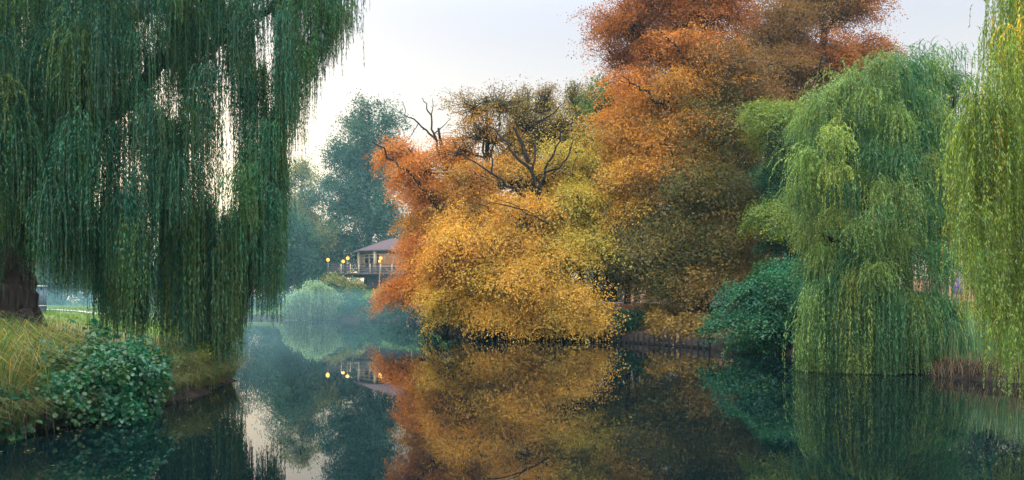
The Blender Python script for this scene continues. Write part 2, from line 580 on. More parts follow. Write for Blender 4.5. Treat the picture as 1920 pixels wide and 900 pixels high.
def tree(name, label, cat, base, trunk, r0, lobes, seed, leaf=0.12, m=55, R=0.9, group=None, limbs=(), twig=0.5, bark=None, rounded=False, mat=None, upness=0.75, spread=0.5, trunk_sides=10, dens=0.8, layer=0.0, per=13, shell=0.3, gap=-0.15):
    """trunk: points from the base up; lobes: (centre, radii, sprays, palette[, density]); limbs: (points, r_start, r_end)."""
    rng = rnd(seed)
    trunk = np.array(trunk)
    b0 = trunk[0].copy()
    root = thing(name, label, cat, b0, group)
    tb = MB()
    fine = []
    for a, b_ in zip(trunk[:-1], trunk[1:]):
        for s in np.linspace(0, 1, 5)[:-1]:
            fine.append(a + (b_ - a) * s)
    fine = np.array(fine + [trunk[-1]])
    rr = r0 * (1 - 0.82 * np.linspace(0, 1, len(fine)) ** 0.9)
    flare = np.linspace(0, 1, len(fine))
    rr = rr * (1 + 0.5 * np.exp(-flare * 22))
    fine[1:-1] += rng.normal(0, r0 * 0.12, (len(fine) - 2, 3)) * np.array([1, 1, 0.2])
    tb.tube(fine, rr, trunk_sides, rough=0.12, rng=rng)
    for pts, ra, rb in limbs:
        pts = np.array(pts)
        f2 = []
        for a, b_ in zip(pts[:-1], pts[1:]):
            for s in np.linspace(0, 1, 4)[:-1]:
                f2.append(a + (b_ - a) * s)
        f2 = np.array(f2 + [pts[-1]])
        ln = np.linalg.norm(pts[-1] - pts[0])
        f2[1:-1] += rng.normal(0, 0.012 * ln, (len(f2) - 2, 3))
        tb.tube(f2, np.linspace(ra, rb, len(f2)) * 0.85, 6)
    cb = MB()
    LC = np.array([np.array(lb[0]) for lb in lobes])
    LR = np.array([np.array(lb[1]) for lb in lobes])
    nf = len(fine)
    for lb in lobes:
        c, rad, n, pal = lb[:4]
        mm = int(lb[4] * (1.6 if leaf < 0.13 else 1)) if len(lb) > 4 else m
        c = np.array(c)
        rad = np.array(rad)
        i = nearest_on(fine[: max(2, int(nf * 0.95))], c - np.array([0, 0, 1.0]) * np.linalg.norm(c[:2] - fine[-1][:2]) * 0.6)
        limb = bend(fine[i], c, 7, 0.06 * np.linalg.norm(c - fine[i]), rng, 0.03 * np.linalg.norm(c - fine[i]))
        tb.tube(limb, np.linspace(min(rr[i] * 0.55, 0.16), 0.035, 7), 6)
        if layer:
            # boughs fanning out from the limb, each carrying a drooping plate of sprays along its outer part
            nb = max(4, int(n * dens * 1.18 / per))
            d_ = unit(rng.normal(0, 1, (nb, 3)) * [1, 1, 0.8] + np.array([0, -0.25, 0.1]))
            tip = c + d_ * rad * rng.uniform(0.7, 1.2, (nb, 1))
            inner = c + (limb[2] - c) * 0.35 + rng.normal(0, 0.22, (nb, 3)) * rad
            tip[:, 2] -= 0.10 * np.linalg.norm((tip - inner)[:, :2], axis=1)
            for q in range(nb):
                tb.tube(bend(inner[q], tip[q], 6, 0.10 * np.linalg.norm(tip[q] - inner[q]), rng, 0.05), np.linspace(0.045, 0.010, 6), 3)
            ln = np.linalg.norm(tip - inner, axis=1)
            ax_ = unit((tip - inner) * [1, 1, 0.35])
            lat = unit(np.cross(ax_, [0, 0, 1.0]))
            bq = np.repeat(np.arange(nb), per)
            t_ = 0.25 + 0.8 * rng.random(len(bq)) ** 0.8
            P_ = inner[bq] + (tip - inner)[bq] * t_[:, None] + lat[bq] * (rng.normal(0, 0.30, len(bq)) * ln[bq] * (0.35 + 0.5 * t_))[:, None]
            P_[:, 2] += 0.10 * ln[bq] * np.sin(pi * np.clip(t_, 0, 1)) + rng.normal(0, 0.09, len(bq))
            O_ = unit(ax_[bq] + rng.normal(0, .15, (len(bq), 3)))
            groups_ = [(P_, O_)]
        else:
            groups_ = []
            for c_, r_, n_ in split_lobe(rng, c, rad * 1.06, int(n * dens * 1.35), 6):
                P, O = lobe_points(rng, c_, r_, n_, shell=shell, clump=R * 2.6, gap=gap)
                groups_.append((P + rng.normal(0, 0.13, P.shape) * rad, O))
        Ps = []
        for P, O in groups_:
            # each spray takes the leaf colour of the bough mass it grows nearest to, mixed at the borders
            dd = np.linalg.norm((P[:, None, :] - LC[None]) / LR[None], axis=-1)
            pr = np.exp(-(dd ** 2) * 2.2)
            pr /= pr.sum(1, keepdims=True)
            pk_ = (pr.cumsum(1) > rng.random((len(P), 1))).argmax(1)
            RR = R * (0.6 + 0.7 * rng.random(len(P)))
            for q in np.unique(pk_):
                w_ = pk_ == q
                sprays(cb, rng, P[w_], O[w_], RR[w_], mm, leaf, lobes[q][3], rounded=rounded, upness=upness, spread=spread)
            Ps.append(P)
        # stray shoots beyond the outline
        P, O = lobe_points(rng, c, rad * 1.18, max(4, int(n * dens * 0.09)), shell=0.9, low=-0.5)
        sprays(cb, rng, P, O, R * 0.6, max(6, mm // 4), leaf, pal, rounded=rounded, upness=upness, spread=spread)
        P = np.concatenate(Ps + [P])
        nt_ = int(len(P) * twig)
        for j in rng.choice(len(P), nt_, replace=False):
            s = limb[rng.integers(3, 7)]
            tb.tube(bend(s, P[j] - [0, 0, .05], 5, 0.05, rng, 0.06 * np.linalg.norm(P[j] - s)), np.linspace(0.035, 0.008, 5) * (0.6 + leaf * 4), 3)
    tb.build('trunk', bark or BARK, root, smooth=True)
    cb.build('crown', mat or LEAF, root)
    return root


def lobe(px, py, Y, rx, ry, ryd, n, pal, *more):
    k = Y / F
    return (at(px, py, Y), (rx * k, ryd, ry * k), n, pal) + more


def fountain(mb, rng, P, az, azs, a0, n, L0, L1, leaf, lw, gap, pal, sway=0.05, zmin=0.04, jit=0.25, stem=0.0035, stem_c=(0.07, 0.10, 0.035)):
    """Weeping strands: they leave P outward round azimuth az (spread azs), arch over and hang; narrow leaves along each."""
    az_ = az + azs * (rng.random(n) * 2 - 1)
    a = a0 * (0.25 + 1.0 * rng.random(n))
    L = L0 + (L1 - L0) * rng.random(n)
    st = P + rng.normal(0, 0.10 + a0 * 0.10, (n, 3))
    # stop at the water or ground
    fall = st[:, 2] - zmin
    L = np.minimum(L, fall + a - 0.02)
    keep = L > 0.35
    az_, a, L, st = az_[keep], a[keep], L[keep], st[keep]
    n = len(L)
    if n == 0:
        return
    base = (pick(rng, pal, n, jit) * 0.45 + pick(rng, pal, 1, jit) * 0.55) * rng.uniform(0.75, 1.32)
    ph = rng.random(n) * 6.28
    sw = sway * (0.4 + rng.random(n))

    def pos(i, s):
        ex = np.exp(-s / a[i])
        h = a[i] * (1 - ex)
        z = -(s - h)
        wx = sw[i] * np.sin(s * 1.1 + ph[i]) * np.minimum(s, 3.0) / 2
        wy = sw[i] * np.cos(s * 0.9 + ph[i] * 1.7) * np.minimum(s, 3.0) / 2
        return st[i] + np.stack([np.cos(az_[i]) * h + wx, np.sin(az_[i]) * h + wy, z], -1)

    cnt = np.maximum((L / gap).astype(int), 3)
    q = np.repeat(np.arange(n), cnt)
    k = len(q)
    s = rng.random(k) ** 0.9 * L[q]
    Pp = pos(q, s)
    T = unit(pos(q, s + 0.05) - Pp)
    th = rng.random(k) * 2 * pi
    side = np.stack([np.cos(th), np.sin(th), np.zeros(k)], -1)
    D = T * 0.75 + side * (0.35 + 0.35 * rng.random((k, 1))) + np.array([0, 0, -0.35])
    N = np.cross(D, np.stack([-np.sin(th), np.cos(th), 0 * th], -1)) + rng.normal(0, 0.4, (k, 3))
    own = pick(rng, pal, k, jit)
    C = base[q] * 0.65 + own * 0.35
    tip = np.clip((L[q] - s) / 0.8, 0.45, 1)
    LL = leaf * (0.6 + 0.8 * rng.random(k)) * tip
    leaf_quads(mb, Pp, D, N, LL, lw * (0.7 + 0.6 * rng.random(k)), C)
    # the strand itself, a thin ribbon
    seg = 9
    ss = np.linspace(0, 1, seg)
    ii_ = np.repeat(np.arange(n), seg)
    pts = pos(ii_, (ss[None, :] * L[:, None]).ravel()).reshape(n, seg, 3)
    side2 = np.stack([np.cos(ph), np.sin(ph), 0 * ph], -1)[:, None, :] * stem
    A = pts - side2
    B = pts + side2
    V = np.stack([A, B], 2).reshape(n, seg * 2, 3)
    jj_ = np.arange(seg - 1) * 2
    q1 = np.stack([jj_, jj_ + 1, jj_ + 3, jj_ + 2], -1)
    Qs = (np.arange(n)[:, None, None] * seg * 2 + q1[None]).reshape(-1, 4)
    mb.add(V.reshape(-1, 3), Qs, np.array(stem_c))


def blades(mb, rng, P, H, lean, wid, pal, jit=0.3, az=None, azs=pi, bendy=0.6):
    """Grass blades: two quads each, arching over."""
    n = len(P)
    th = (rng.random(n) * 2 * pi) if az is None else az + azs * rng.normal(0, 1, n)
    H = H * (0.6 + 0.7 * rng.random(n))
    o = np.stack([np.cos(th), np.sin(th), 0 * th], -1)
    sd_ = np.stack([-np.sin(th + rng.normal(0, .5, n)), np.cos(th), 0 * th], -1) * (wid * (0.6 + 0.8 * rng.random(n)))[:, None] * 0.5
    l = (lean * (0.3 + rng.random(n)) * H)[:, None]
    Hc = H[:, None]
    up = np.array([0, 0, 1.0])
    p1 = P + o * l * 0.25 + up * Hc * 0.55
    p2 = P + o * l * 0.65 + up * Hc * 0.9
    p3 = P + o * l * (1.0 + 0.3 * bendy) + up * Hc * (1.0 - 0.35 * bendy * rng.random((n, 1)))
    V = np.stack([P - sd_, P + sd_, p1 - sd_ * 0.9, p1 + sd_ * 0.9, p2 - sd_ * 0.6, p2 + sd_ * 0.6, p3 - sd_ * 0.1, p3 + sd_ * 0.1], 1)
    k = np.arange(n)[:, None] * 8
    Q = np.concatenate([k + [0, 1, 3, 2], k + [2, 3, 5, 4], k + [4, 5, 7, 6]], 1).reshape(-1, 4)
    mb.add(V.reshape(-1, 3), Q, np.repeat(pick(rng, pal, n, jit), 3, 0))


# leaf colours (linear)
YEL = [(0.648, 0.356, 0.04), (0.54, 0.313, 0.035), (0.691, 0.4, 0.045), (0.432, 0.281, 0.04), (0.583, 0.292, 0.03), (0.324, 0.216, 0.035)]
YELG = [(0.42, 0.36, 0.05), (0.50, 0.38, 0.05), (0.34, 0.31, 0.05), (0.55, 0.36, 0.045)]
ORA = [(0.583, 0.205, 0.028), (0.497, 0.167, 0.026), (0.626, 0.254, 0.03), (0.389, 0.135, 0.024)]
ORY = [(0.605, 0.253, 0.025), (0.515, 0.213, 0.024), (0.65, 0.31, 0.03), (0.403, 0.184, 0.025), (0.28, 0.149, 0.025)]
RED = [(0.30, 0.088, 0.014), (0.34, 0.11, 0.016), (0.22, 0.068, 0.013), (0.36, 0.135, 0.018)]
RUS = [(0.193, 0.085, 0.016), (0.23, 0.109, 0.018), (0.138, 0.067, 0.014), (0.258, 0.128, 0.02), (0.12, 0.076, 0.018)]
OLI = [(0.144, 0.109, 0.016), (0.086, 0.09, 0.016), (0.189, 0.128, 0.018), (0.054, 0.076, 0.018), (0.216, 0.128, 0.02), (0.063, 0.085, 0.018)]
BRO = [(0.20, 0.13, 0.03), (0.26, 0.165, 0.035), (0.13, 0.095, 0.03), (0.30, 0.18, 0.035)]
LIM = [(0.188, 0.245, 0.03), (0.135, 0.204, 0.03), (0.225, 0.258, 0.038), (0.075, 0.15, 0.03)]
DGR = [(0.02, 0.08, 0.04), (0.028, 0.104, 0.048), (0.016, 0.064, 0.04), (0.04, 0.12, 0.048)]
TEA = [(0.014, 0.105, 0.048), (0.024, 0.125, 0.054), (0.012, 0.075, 0.041), (0.036, 0.14, 0.049), (0.014, 0.1, 0.061), (0.06, 0.13, 0.033)]
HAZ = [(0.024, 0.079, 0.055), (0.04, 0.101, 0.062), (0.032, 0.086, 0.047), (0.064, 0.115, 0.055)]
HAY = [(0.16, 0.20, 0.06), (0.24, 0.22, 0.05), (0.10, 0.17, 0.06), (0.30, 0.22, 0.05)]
WL = [(0.017, 0.105, 0.056), (0.022, 0.12, 0.053), (0.013, 0.09, 0.064), (0.038, 0.143, 0.041), (0.015, 0.098, 0.075), (0.011, 0.075, 0.053)]
WLY = [(0.048, 0.152, 0.036), (0.078, 0.152, 0.036), (0.03, 0.129, 0.04), (0.144, 0.152, 0.024), (0.024, 0.114, 0.048)]
WR_LIT = [(0.23, 0.34, 0.08), (0.32, 0.40, 0.08), (0.16, 0.30, 0.085), (0.38, 0.39, 0.075), (0.12, 0.26, 0.09)]  # right willow, lit tone: mostly its left side and top
WR_SHADE = [(0.05, 0.18, 0.075), (0.088, 0.23, 0.079), (0.033, 0.13, 0.066), (0.132, 0.25, 0.075)]  # right willow, shade tone put into the leaves of its right, inside and skirts
WN = [(0.264, 0.339, 0.05), (0.176, 0.291, 0.05), (0.317, 0.349, 0.05), (0.106, 0.233, 0.06), (0.264, 0.272, 0.04), (0.088, 0.194, 0.05)]
WNY = [(0.62, 0.42, 0.04), (0.6, 0.33, 0.03), (0.5, 0.4, 0.05)]
GOLD = [(0.265, 0.22, 0.063), (0.195, 0.211, 0.054), (0.117, 0.185, 0.045), (0.234, 0.167, 0.072), (0.07, 0.15, 0.045), (0.055, 0.123, 0.054), (0.156, 0.15, 0.081)]
REED = [(0.13, 0.26, 0.13), (0.18, 0.30, 0.14), (0.10, 0.20, 0.10), (0.26, 0.30, 0.14)]
DRY = [(0.17, 0.11, 0.06), (0.24, 0.16, 0.09), (0.12, 0.08, 0.05), (0.25, 0.2, 0.09)]


def up_from(px, Y, pys, dx=None):
    """Trunk points above the ground at column px: base, then the rows pys (optionally at other columns)."""
    x = (px - HX) / F * Y
    z = gz(x, Y) - 0.15
    pts = [np.array([x, Y, z])]
    for i, py in enumerate(pys):
        pts.append(at(px if dx is None else dx[i], py, Y))
    return pts


# ------------------------------------------------------------------ background trees
def bgtree(name, label, px, Y, top, r0, lobes, seed, leaf=0.24, m=34, R=1.3, group='trees beyond the far shore', twig=0.25, **k):
    return tree(name, label, 'tree', None, up_from(px, Y, [(562 + top) / 2, top + 15]), r0, lobes, seed, leaf=leaf, m=m, R=R, group=group, twig=twig, dens=k.pop('dens', 1.9), **k)


bgtree('poplar_tree', 'tall dark blue-green tree rising behind the pavilion roof', 692, 104, 192, 0.5, [
    lobe(668, 232, 104, 26, 38, 2.6, 80, HAZ, 22), lobe(728, 228, 104, 24, 38, 2.6, 80, HAZ, 22), lobe(696, 212, 104, 20, 24, 2, 40, HAZ, 20),
    lobe(640, 290, 104, 30, 34, 3, 90, HAZ, 26), lobe(700, 280, 103, 44, 40, 4, 190, HAZ), lobe(690, 345, 102, 66, 52, 5, 330, HAZ),
    lobe(712, 420, 101, 62, 56, 5, 330, HAZ), lobe(650, 390, 102, 40, 50, 4, 200, HAZ), lobe(680, 480, 101, 60, 40, 4, 200, HAZ)], 11)
bgtree('alder_tree', 'thin-topped tree in the gap beside the hanging willow curtain', 566, 116, 306, 0.35, [
    lobe(566, 330, 116, 34, 26, 3, 110, HAY, 20), lobe(545, 345, 116, 22, 26, 3, 60, HAY, 18), lobe(560, 392, 115, 36, 34, 4, 150, HAY), lobe(600, 370, 114, 30, 30, 3, 90, HAZ, 24),
    lobe(585, 440, 112, 48, 40, 5, 220, HAY), lobe(540, 430, 113, 30, 46, 4, 150, HAZ)], 12)
bgtree('hazel_tree', 'dusky rounded tree standing left of the terrace lamps', 572, 98, 410, 0.3, [
    lobe(562, 455, 98, 42, 44, 4, 240, HAZ), lobe(545, 510, 97, 34, 44, 3.5, 180, HAZ), lobe(596, 500, 97, 30, 36, 3, 130, HAZ), lobe(618, 465, 100, 24, 34, 3, 90, HAY)], 13)
for i, (px, py, Y, rx, ry, lab) in enumerate([
        (462, 478, 128, 66, 84, 'misty tree seen low between the rightmost willow strands'),
        (540, 470, 130, 60, 90, 'pale misty tree far behind the dusky rounded tree by the terrace lamps'),
        (352, 505, 132, 64, 62, 'misty tree low behind the middle of the big willow curtain'),
        (240, 515, 120, 70, 56, 'hazy tree far behind the lawn, right of the blue-grey board'),
        (112, 505, 100, 80, 60, 'hazy tree far behind the lawn, directly above the blue-grey board'),
        (-20, 490, 95, 90, 80, 'hazy tree far behind the thick willow trunk')]):
    k = Y / F
    bgtree('distant_tree', lab, px, Y, py - ry + 10, 0.3, [
        lobe(px, py, Y, rx, ry, 5, 330, HAZ), lobe(px - rx * .6, py + 20, Y - 2, rx * .6, ry * .7, 4, 150, HAZ if i % 2 else HAY), lobe(px + rx * .5, py + 25, Y - 2, rx * .6, ry * .6, 4, 150, HAZ)], 30 + i)

# trees behind the yellow tree
bgtree('ash_tree', 'half-bare tree with thin grey-brown twigs on the skyline', 1005, 66, 165, 0.32, [
    lobe(975, 205, 66, 30, 40, 2.2, 120, BRO, 16), lobe(1020, 200, 66, 26, 36, 2.2, 110, BRO, 16), lobe(1000, 262, 66, 50, 40, 3, 130, BRO, 18)], 41, leaf=0.13, R=0.6, m=20, twig=1.0, dens=2.6)
bgtree('birch_tree', 'sparse upright tree between the half-bare tree and orange beech', 1090, 64, 165, 0.3, [
    lobe(1075, 195, 64, 22, 36, 2, 90, OLI, 14), lobe(1104, 200, 64, 22, 42, 2, 90, BRO, 14), lobe(1085, 262, 64, 36, 40, 2.5, 120, OLI, 18), lobe(1050, 250, 64, 26, 45, 2.2, 90, BRO, 14)], 42, leaf=0.13, R=0.6, m=20, twig=1.0, dens=2.6)
bgtree('lime_tree', 'green tree against the sky left of the orange beech', 1140, 60, 165, 0.35, [
    lobe(1136, 225, 60, 36, 55, 2.6, 200, [(0.10, 0.19, 0.05), (0.14, 0.2, 0.05), (0.07, 0.15, 0.05)], 24), lobe(1125, 280, 59, 36, 36, 2.6, 120, LIM, 26), lobe(1150, 180, 60, 22, 26, 2, 60, DGR, 20)], 43, leaf=0.15, R=0.8, twig=0.6)

# ------------------------------------------------------------------ orange and yellow trees on the point
o_Y = 52
tree('cherry_tree', 'orange tree with a long bare limb leaning out beside the pavilion', 'tree', None,
     up_from(905, o_Y, [520, 440, 330, 240], [895, 870, 840, 822]), 0.42, [
         lobe(735, 288, 52, 36, 26, 2.2, 70, ORA, 36), lobe(775, 320, 52, 46, 34, 2.6, 150, ORA), lobe(838, 300, 53, 48, 42, 2.8, 140, ORA, 40),
         lobe(800, 372, 52, 46, 34, 2.6, 150, ORA), lobe(790, 425, 51, 34, 34, 2.4, 120, ORY), lobe(790, 490, 49.5, 38, 30, 2, 130, ORA), lobe(782, 456, 50, 24, 22, 1.6, 60, ORA), lobe(808, 478, 50, 34, 32, 2.2, 140, ORA),
         lobe(760, 534, 49, 38, 20, 2.0, 110, ORA), lobe(790, 540, 49, 50, 28, 2.2, 130, ORA), lobe(715, 548, 49, 20, 10, 1.2, 24, ORA), lobe(860, 350, 52, 50, 40, 2.6, 140, ORY)],
     52, leaf=0.10, m=74, R=0.8, layer=1, dens=1.2, twig=0.5, limbs=[
         ([at(905, 560, 51.5), at(878, 470, 51), at(822, 392, 50.3), at(798, 358, 50), at(762, 318, 49.8), at(728, 288, 49.6), at(698, 266, 49.6)], 0.24, 0.05),
         ([at(842, 335, 51.6), at(826, 300, 51.5), at(815, 250, 51.5), at(808, 218, 51.5), at(800, 196, 51.5), at(790, 184, 51.5)], 0.13, 0.02),
         ([at(818, 262, 51.5), at(800, 244, 51.5), at(776, 226, 51.5), at(760, 214, 51.5), at(755, 190, 51.5)], 0.09, 0.02),
         ([at(808, 218, 51.5), at(812, 200, 51.5), at(811, 184, 51.5)], 0.05, 0.015),
         ([at(815, 250, 51.5), at(830, 238, 51.5), at(846, 222, 51.5)], 0.06, 0.015),
         ([at(784, 232, 51.5), at(772, 252, 51.5), at(766, 262, 51.5)], 0.04, 0.015)])

y_Y = 43
tree('hornbeam_tree', 'spreading yellow tree with dark forked limbs leaning over the water', 'tree', None,
     up_from(1018, y_Y + 1.5, [500, 400, 362, 300, 240], [1020, 1015, 1010, 990, 965]), 0.42, [
         lobe(905, 455, 42, 96, 52, 3.4, 330, YEL + ORY[:2]), lobe(835, 480, 42.5, 50, 50, 2.6, 150, ORY), lobe(985, 500, 41, 110, 44, 3.6, 330, YEL), lobe(930, 535, 40.6, 90, 30, 2.4, 170, YEL + YELG), lobe(870, 568, 41.6, 76, 36, 2.8, 210, YELG + YEL),
         lobe(960, 590, 40, 70, 26, 2.4, 130, YEL), lobe(1060, 592, 39.4, 60, 26, 2.2, 120, YEL + YELG), lobe(1010, 560, 40.4, 80, 26, 2.4, 150, YEL), lobe(1075, 480, 42, 60, 76, 3.2, 240, YELG), lobe(1085, 380, 44, 66, 52, 3.2, 230, YELG),
         lobe(960, 405, 43, 100, 46, 3.4, 260, YEL + ORY), lobe(850, 430, 44, 54, 56, 3, 190, ORY + YEL), lobe(890, 345, 45, 60, 40, 2.8, 130, ORA + BRO, 50), lobe(870, 320, 47, 50, 40, 2.6, 110, ORA + BRO, 40), lobe(950, 315, 47, 60, 40, 2.8, 120, BRO + ORY, 40), lobe(1040, 335, 46.5, 60, 40, 2.8, 120, YEL + ORY, 44), lobe(1110, 320, 45, 44, 40, 2.6, 120, YELG, 40),
         lobe(830, 535, 43, 50, 36, 2.6, 130, YEL + ORY[:2]), lobe(1075, 565, 39, 60, 40, 2.4, 160, YEL), lobe(1128, 470, 42.5, 36, 50, 2.4, 90, OLI + YELG), lobe(1112, 585, 38.6, 30, 20, 1.8, 50, YEL), lobe(1135, 400, 43, 34, 40, 2.4, 90, YELG), lobe(1060, 300, 45, 50, 40, 2.6, 90, YELG, 40),  lobe(960, 340, 46, 90, 40, 3, 150, YEL, 36)],
     53, leaf=0.10, m=84, R=0.78, layer=1, dens=0.74, per=17, twig=0.45, limbs=[
         ([at(1012, 400, 42.6), at(1010, 360, 42.4), at(996, 318, 42.2), at(962, 288, 42.2), at(942, 258, 42.4), at(920, 238, 42.6)], 0.17, 0.03),
         ([at(1012, 352, 42.4), at(1022, 318, 42.4), at(1038, 288, 42.4), at(1050, 250, 42.6), at(1052, 215, 42.8)], 0.11, 0.02),
         ([at(998, 318, 42.2), at(1004, 290, 42.2), at(1003, 262, 42.3)], 0.09, 0.03),
         ([at(1020, 322, 42.3), at(1048, 316, 42), at(1066, 290, 42), at(1074, 264, 42.2), at(1100, 250, 42.4)], 0.08, 0.015),
         ([at(985, 368, 41.6), at(950, 346, 41), at(922, 326, 40.8), at(890, 300, 41), at(862, 288, 41.4), at(836, 280, 41.6)], 0.10, 0.015),
         ([at(922, 326, 40.8), at(924, 300, 41), at(918, 276, 41)], 0.07, 0.02),
         ([at(1000, 400, 39.5), at(960, 388, 38.8), at(918, 380, 38.6), at(880, 396, 38.5)], 0.05, 0.012),
         ([at(1030, 420, 39), at(990, 402, 38.6), at(960, 380, 38.6), at(930, 372, 38.6)], 0.045, 0.012)])

tree('oak_tree', 'olive-brown fine-twigged tree whose top shows above the yellow tree', 'tree', None,
     up_from(925, 49, [420, 300, 180], [920, 915, 912]), 0.36, [
         lobe(885, 205, 49, 56, 44, 2.6, 130, BRO, 10), lobe(940, 195, 49, 60, 42, 2.8, 140, BRO + OLI, 10), lobe(905, 255, 49, 76, 40, 3.0, 150, BRO + ORY, 11), lobe(1000, 230, 49, 60, 52, 2.8, 140, BRO + OLI, 10),
         lobe(1060, 240, 49, 60, 56, 2.8, 130, BRO + YELG, 10), lobe(980, 285, 48.5, 70, 36, 2.8, 120, BRO + YEL, 11), lobe(860, 285, 49, 46, 38, 2.6, 90, BRO + ORA, 11), lobe(1080, 290, 48.5, 50, 40, 2.6, 90, YELG + BRO, 11)],
     limbs=[([at(918, 330, 48.6), at(905, 260, 48), at(880, 200, 47.8), at(862, 172, 47.8)], 0.11, 0.02), ([at(916, 300, 48.6), at(938, 230, 48), at(948, 168, 48)], 0.10, 0.02), ([at(918, 320, 48.6), at(975, 250, 47.8), at(1010, 190, 47.8)], 0.10, 0.02), ([at(990, 240, 47.8), at(1040, 210, 47.6), at(1062, 186, 47.6)], 0.06, 0.015)],
     seed=54, leaf=0.105, m=16, R=0.62, twig=0.6, gap=-0.7, dens=1.25)

# ------------------------------------------------------------------ the great orange and rust trees
tree('beech_tree', 'huge beech with red top, orange left side and olive lower boughs', 'tree', None,
     up_from(1300, 46, [450, 300, 150, 0, -90], [1298, 1290, 1285, 1290, 1300]), 0.75, [
         lobe(1165, 40, 46, 56, 46, 3.2, 190, RED, 40), lobe(1225, 90, 46, 70, 36, 3.4, 210, RED, 44), lobe(1215, 10, 47, 70, 46, 3.4, 190, RED, 42),
         lobe(1320, 30, 46, 80, 52, 4, 300, RED), lobe(1300, -40, 47, 110, 40, 4, 200, RED),
         lobe(1180, 170, 45, 44, 34, 2.6, 110, ORA, 44), lobe(1140, 95, 46, 36, 30, 2.2, 60, RED, 40), lobe(1290, 110, 45, 80, 46, 3.4, 240, ORA), lobe(1270, 250, 43, 60, 50, 3, 200, ORY), lobe(1160, 260, 44, 34, 30, 2.2, 70, ORY), lobe(1168, 215, 44.5, 48, 40, 2.8, 130, ORA + ORY), lobe(1155, 296, 43.6, 36, 36, 2.4, 110, ORY), lobe(1290, 310, 42.5, 60, 40, 3, 160, ORY + OLI), lobe(1380, 262, 43.4, 60, 44, 3, 170, RUS + OLI), lobe(1255, 180, 44, 72, 46, 3.4, 280, ORY), lobe(1195, 252, 43.5, 56, 44, 3, 230, ORY), lobe(1225, 315, 43, 76, 52, 3.6, 320, ORY),
         lobe(1160, 335, 43, 36, 42, 2.4, 130, YEL), lobe(1170, 400, 43, 50, 46, 2.8, 200, YEL), 
         lobe(1340, 130, 44, 80, 50, 3.6, 300, RUS), lobe(1330, 240, 43, 84, 60, 3.8, 360, OLI), lobe(1400, 200, 44.5, 64, 60, 3.4, 250, RUS),
         lobe(1300, 350, 41.5, 84, 54, 3.6, 340, OLI), lobe(1385, 330, 42, 66, 70, 3.6, 300, OLI), lobe(1220, 440, 41, 74, 52, 3.4, 300, OLI), lobe(1310, 450, 40.5, 80, 48, 3.4, 300, OLI),
         lobe(1400, 430, 41, 60, 60, 3.2, 220, BRO), lobe(1240, 520, 39.5, 60, 30, 2.6, 140, OLI), lobe(1330, 520, 39.5, 70, 34, 2.8, 180, BRO), lobe(1410, 510, 40, 56, 44, 2.8, 150, BRO)],
     61, leaf=0.10, m=88, R=0.88, layer=1, dens=1.08, twig=0.4, limbs=[
         ([at(1285, 230, 44), at(1250, 196, 42), at(1222, 182, 41.3), at(1196, 166, 41.3), at(1166, 142, 41.6)], 0.17, 0.03),
         ([at(1290, 130, 44), at(1268, 84, 42.2), at(1240, 60, 41.8), at(1216, 40, 41.8)], 0.14, 0.03),
         ([at(1253, 198, 42), at(1254, 170, 41.6), at(1250, 140, 41.6)], 0.08, 0.02), ([at(1250, 330, 42), at(1262, 290, 40.2), at(1240, 262, 39.8)], 0.09, 0.02), ([at(1330, 470, 42), at(1384, 432, 38.2), at(1404, 400, 38.4)], 0.12, 0.03)])

tree('copper_beech_tree', 'tall rust-brown tree standing behind the pale green willow', 'tree', None,
     up_from(1500, 53, [400, 200, 60, -60], [1520, 1540, 1545, 1540]), 0.6, [
         lobe(1450, 50, 51, 70, 52, 3.6, 260, RUS), lobe(1530, 20, 53, 80, 48, 3.8, 250, RUS, 44), lobe(1440, 130, 50, 74, 40, 3.6, 240, RUS), lobe(1530, 120, 51, 84, 44, 3.8, 280, RED),
         lobe(1600, 20, 53, 52, 36, 3, 130, RED, 36), lobe(1610, 110, 52, 52, 36, 3, 170, RED, 42), lobe(1655, 98, 52, 28, 20, 1.8, 40, RED, 30), lobe(1440, 190, 49, 70, 34, 3.2, 200, RUS), lobe(1520, 200, 50, 80, 40, 3.6, 240, RUS),
         lobe(1560, 290, 49, 80, 60, 4, 260, BRO), lobe(1480, -50, 53, 110, 40, 4, 200, RUS), lobe(1630, -8, 53, 32, 22, 2, 50, RED, 34)],
     62, leaf=0.11, m=82, R=0.92, layer=1, dens=1.0, twig=0.5, limbs=[
         ([at(1420, 320, 48.4), at(1416, 240, 47.8), at(1414, 180, 47.6), at(1418, 110, 47.8)], 0.24, 0.12),
         ([at(1540, 130, 49), at(1545, 80, 48.8), at(1548, 30, 49), at(1552, -20, 49)], 0.22, 0.1)])

tree('maple_tree', 'lime-green tree squeezed between the beech and the pale green willow', 'tree', None,
     up_from(1480, 37, [450, 330, 220], [1482, 1478, 1460]), 0.26, [
         lobe(1430, 222, 37, 40, 26, 1.8, 100, LIM), lobe(1470, 215, 38, 36, 26, 2, 90, LIM), lobe(1480, 290, 36.5, 42, 44, 2.2, 170, LIM + DGR), lobe(1500, 360, 36.5, 40, 50, 2.2, 180, DGR),
         lobe(1435, 412, 35, 36, 26, 1.6, 110, LIM), lobe(1455, 340, 37, 36, 40, 2, 110, DGR), lobe(1490, 440, 36, 50, 50, 2.4, 200, DGR), lobe(1480, 395, 35.5, 36, 24, 1.6, 80, LIM)],
     63, leaf=0.09, m=80, R=0.6, layer=1, twig=0.4)

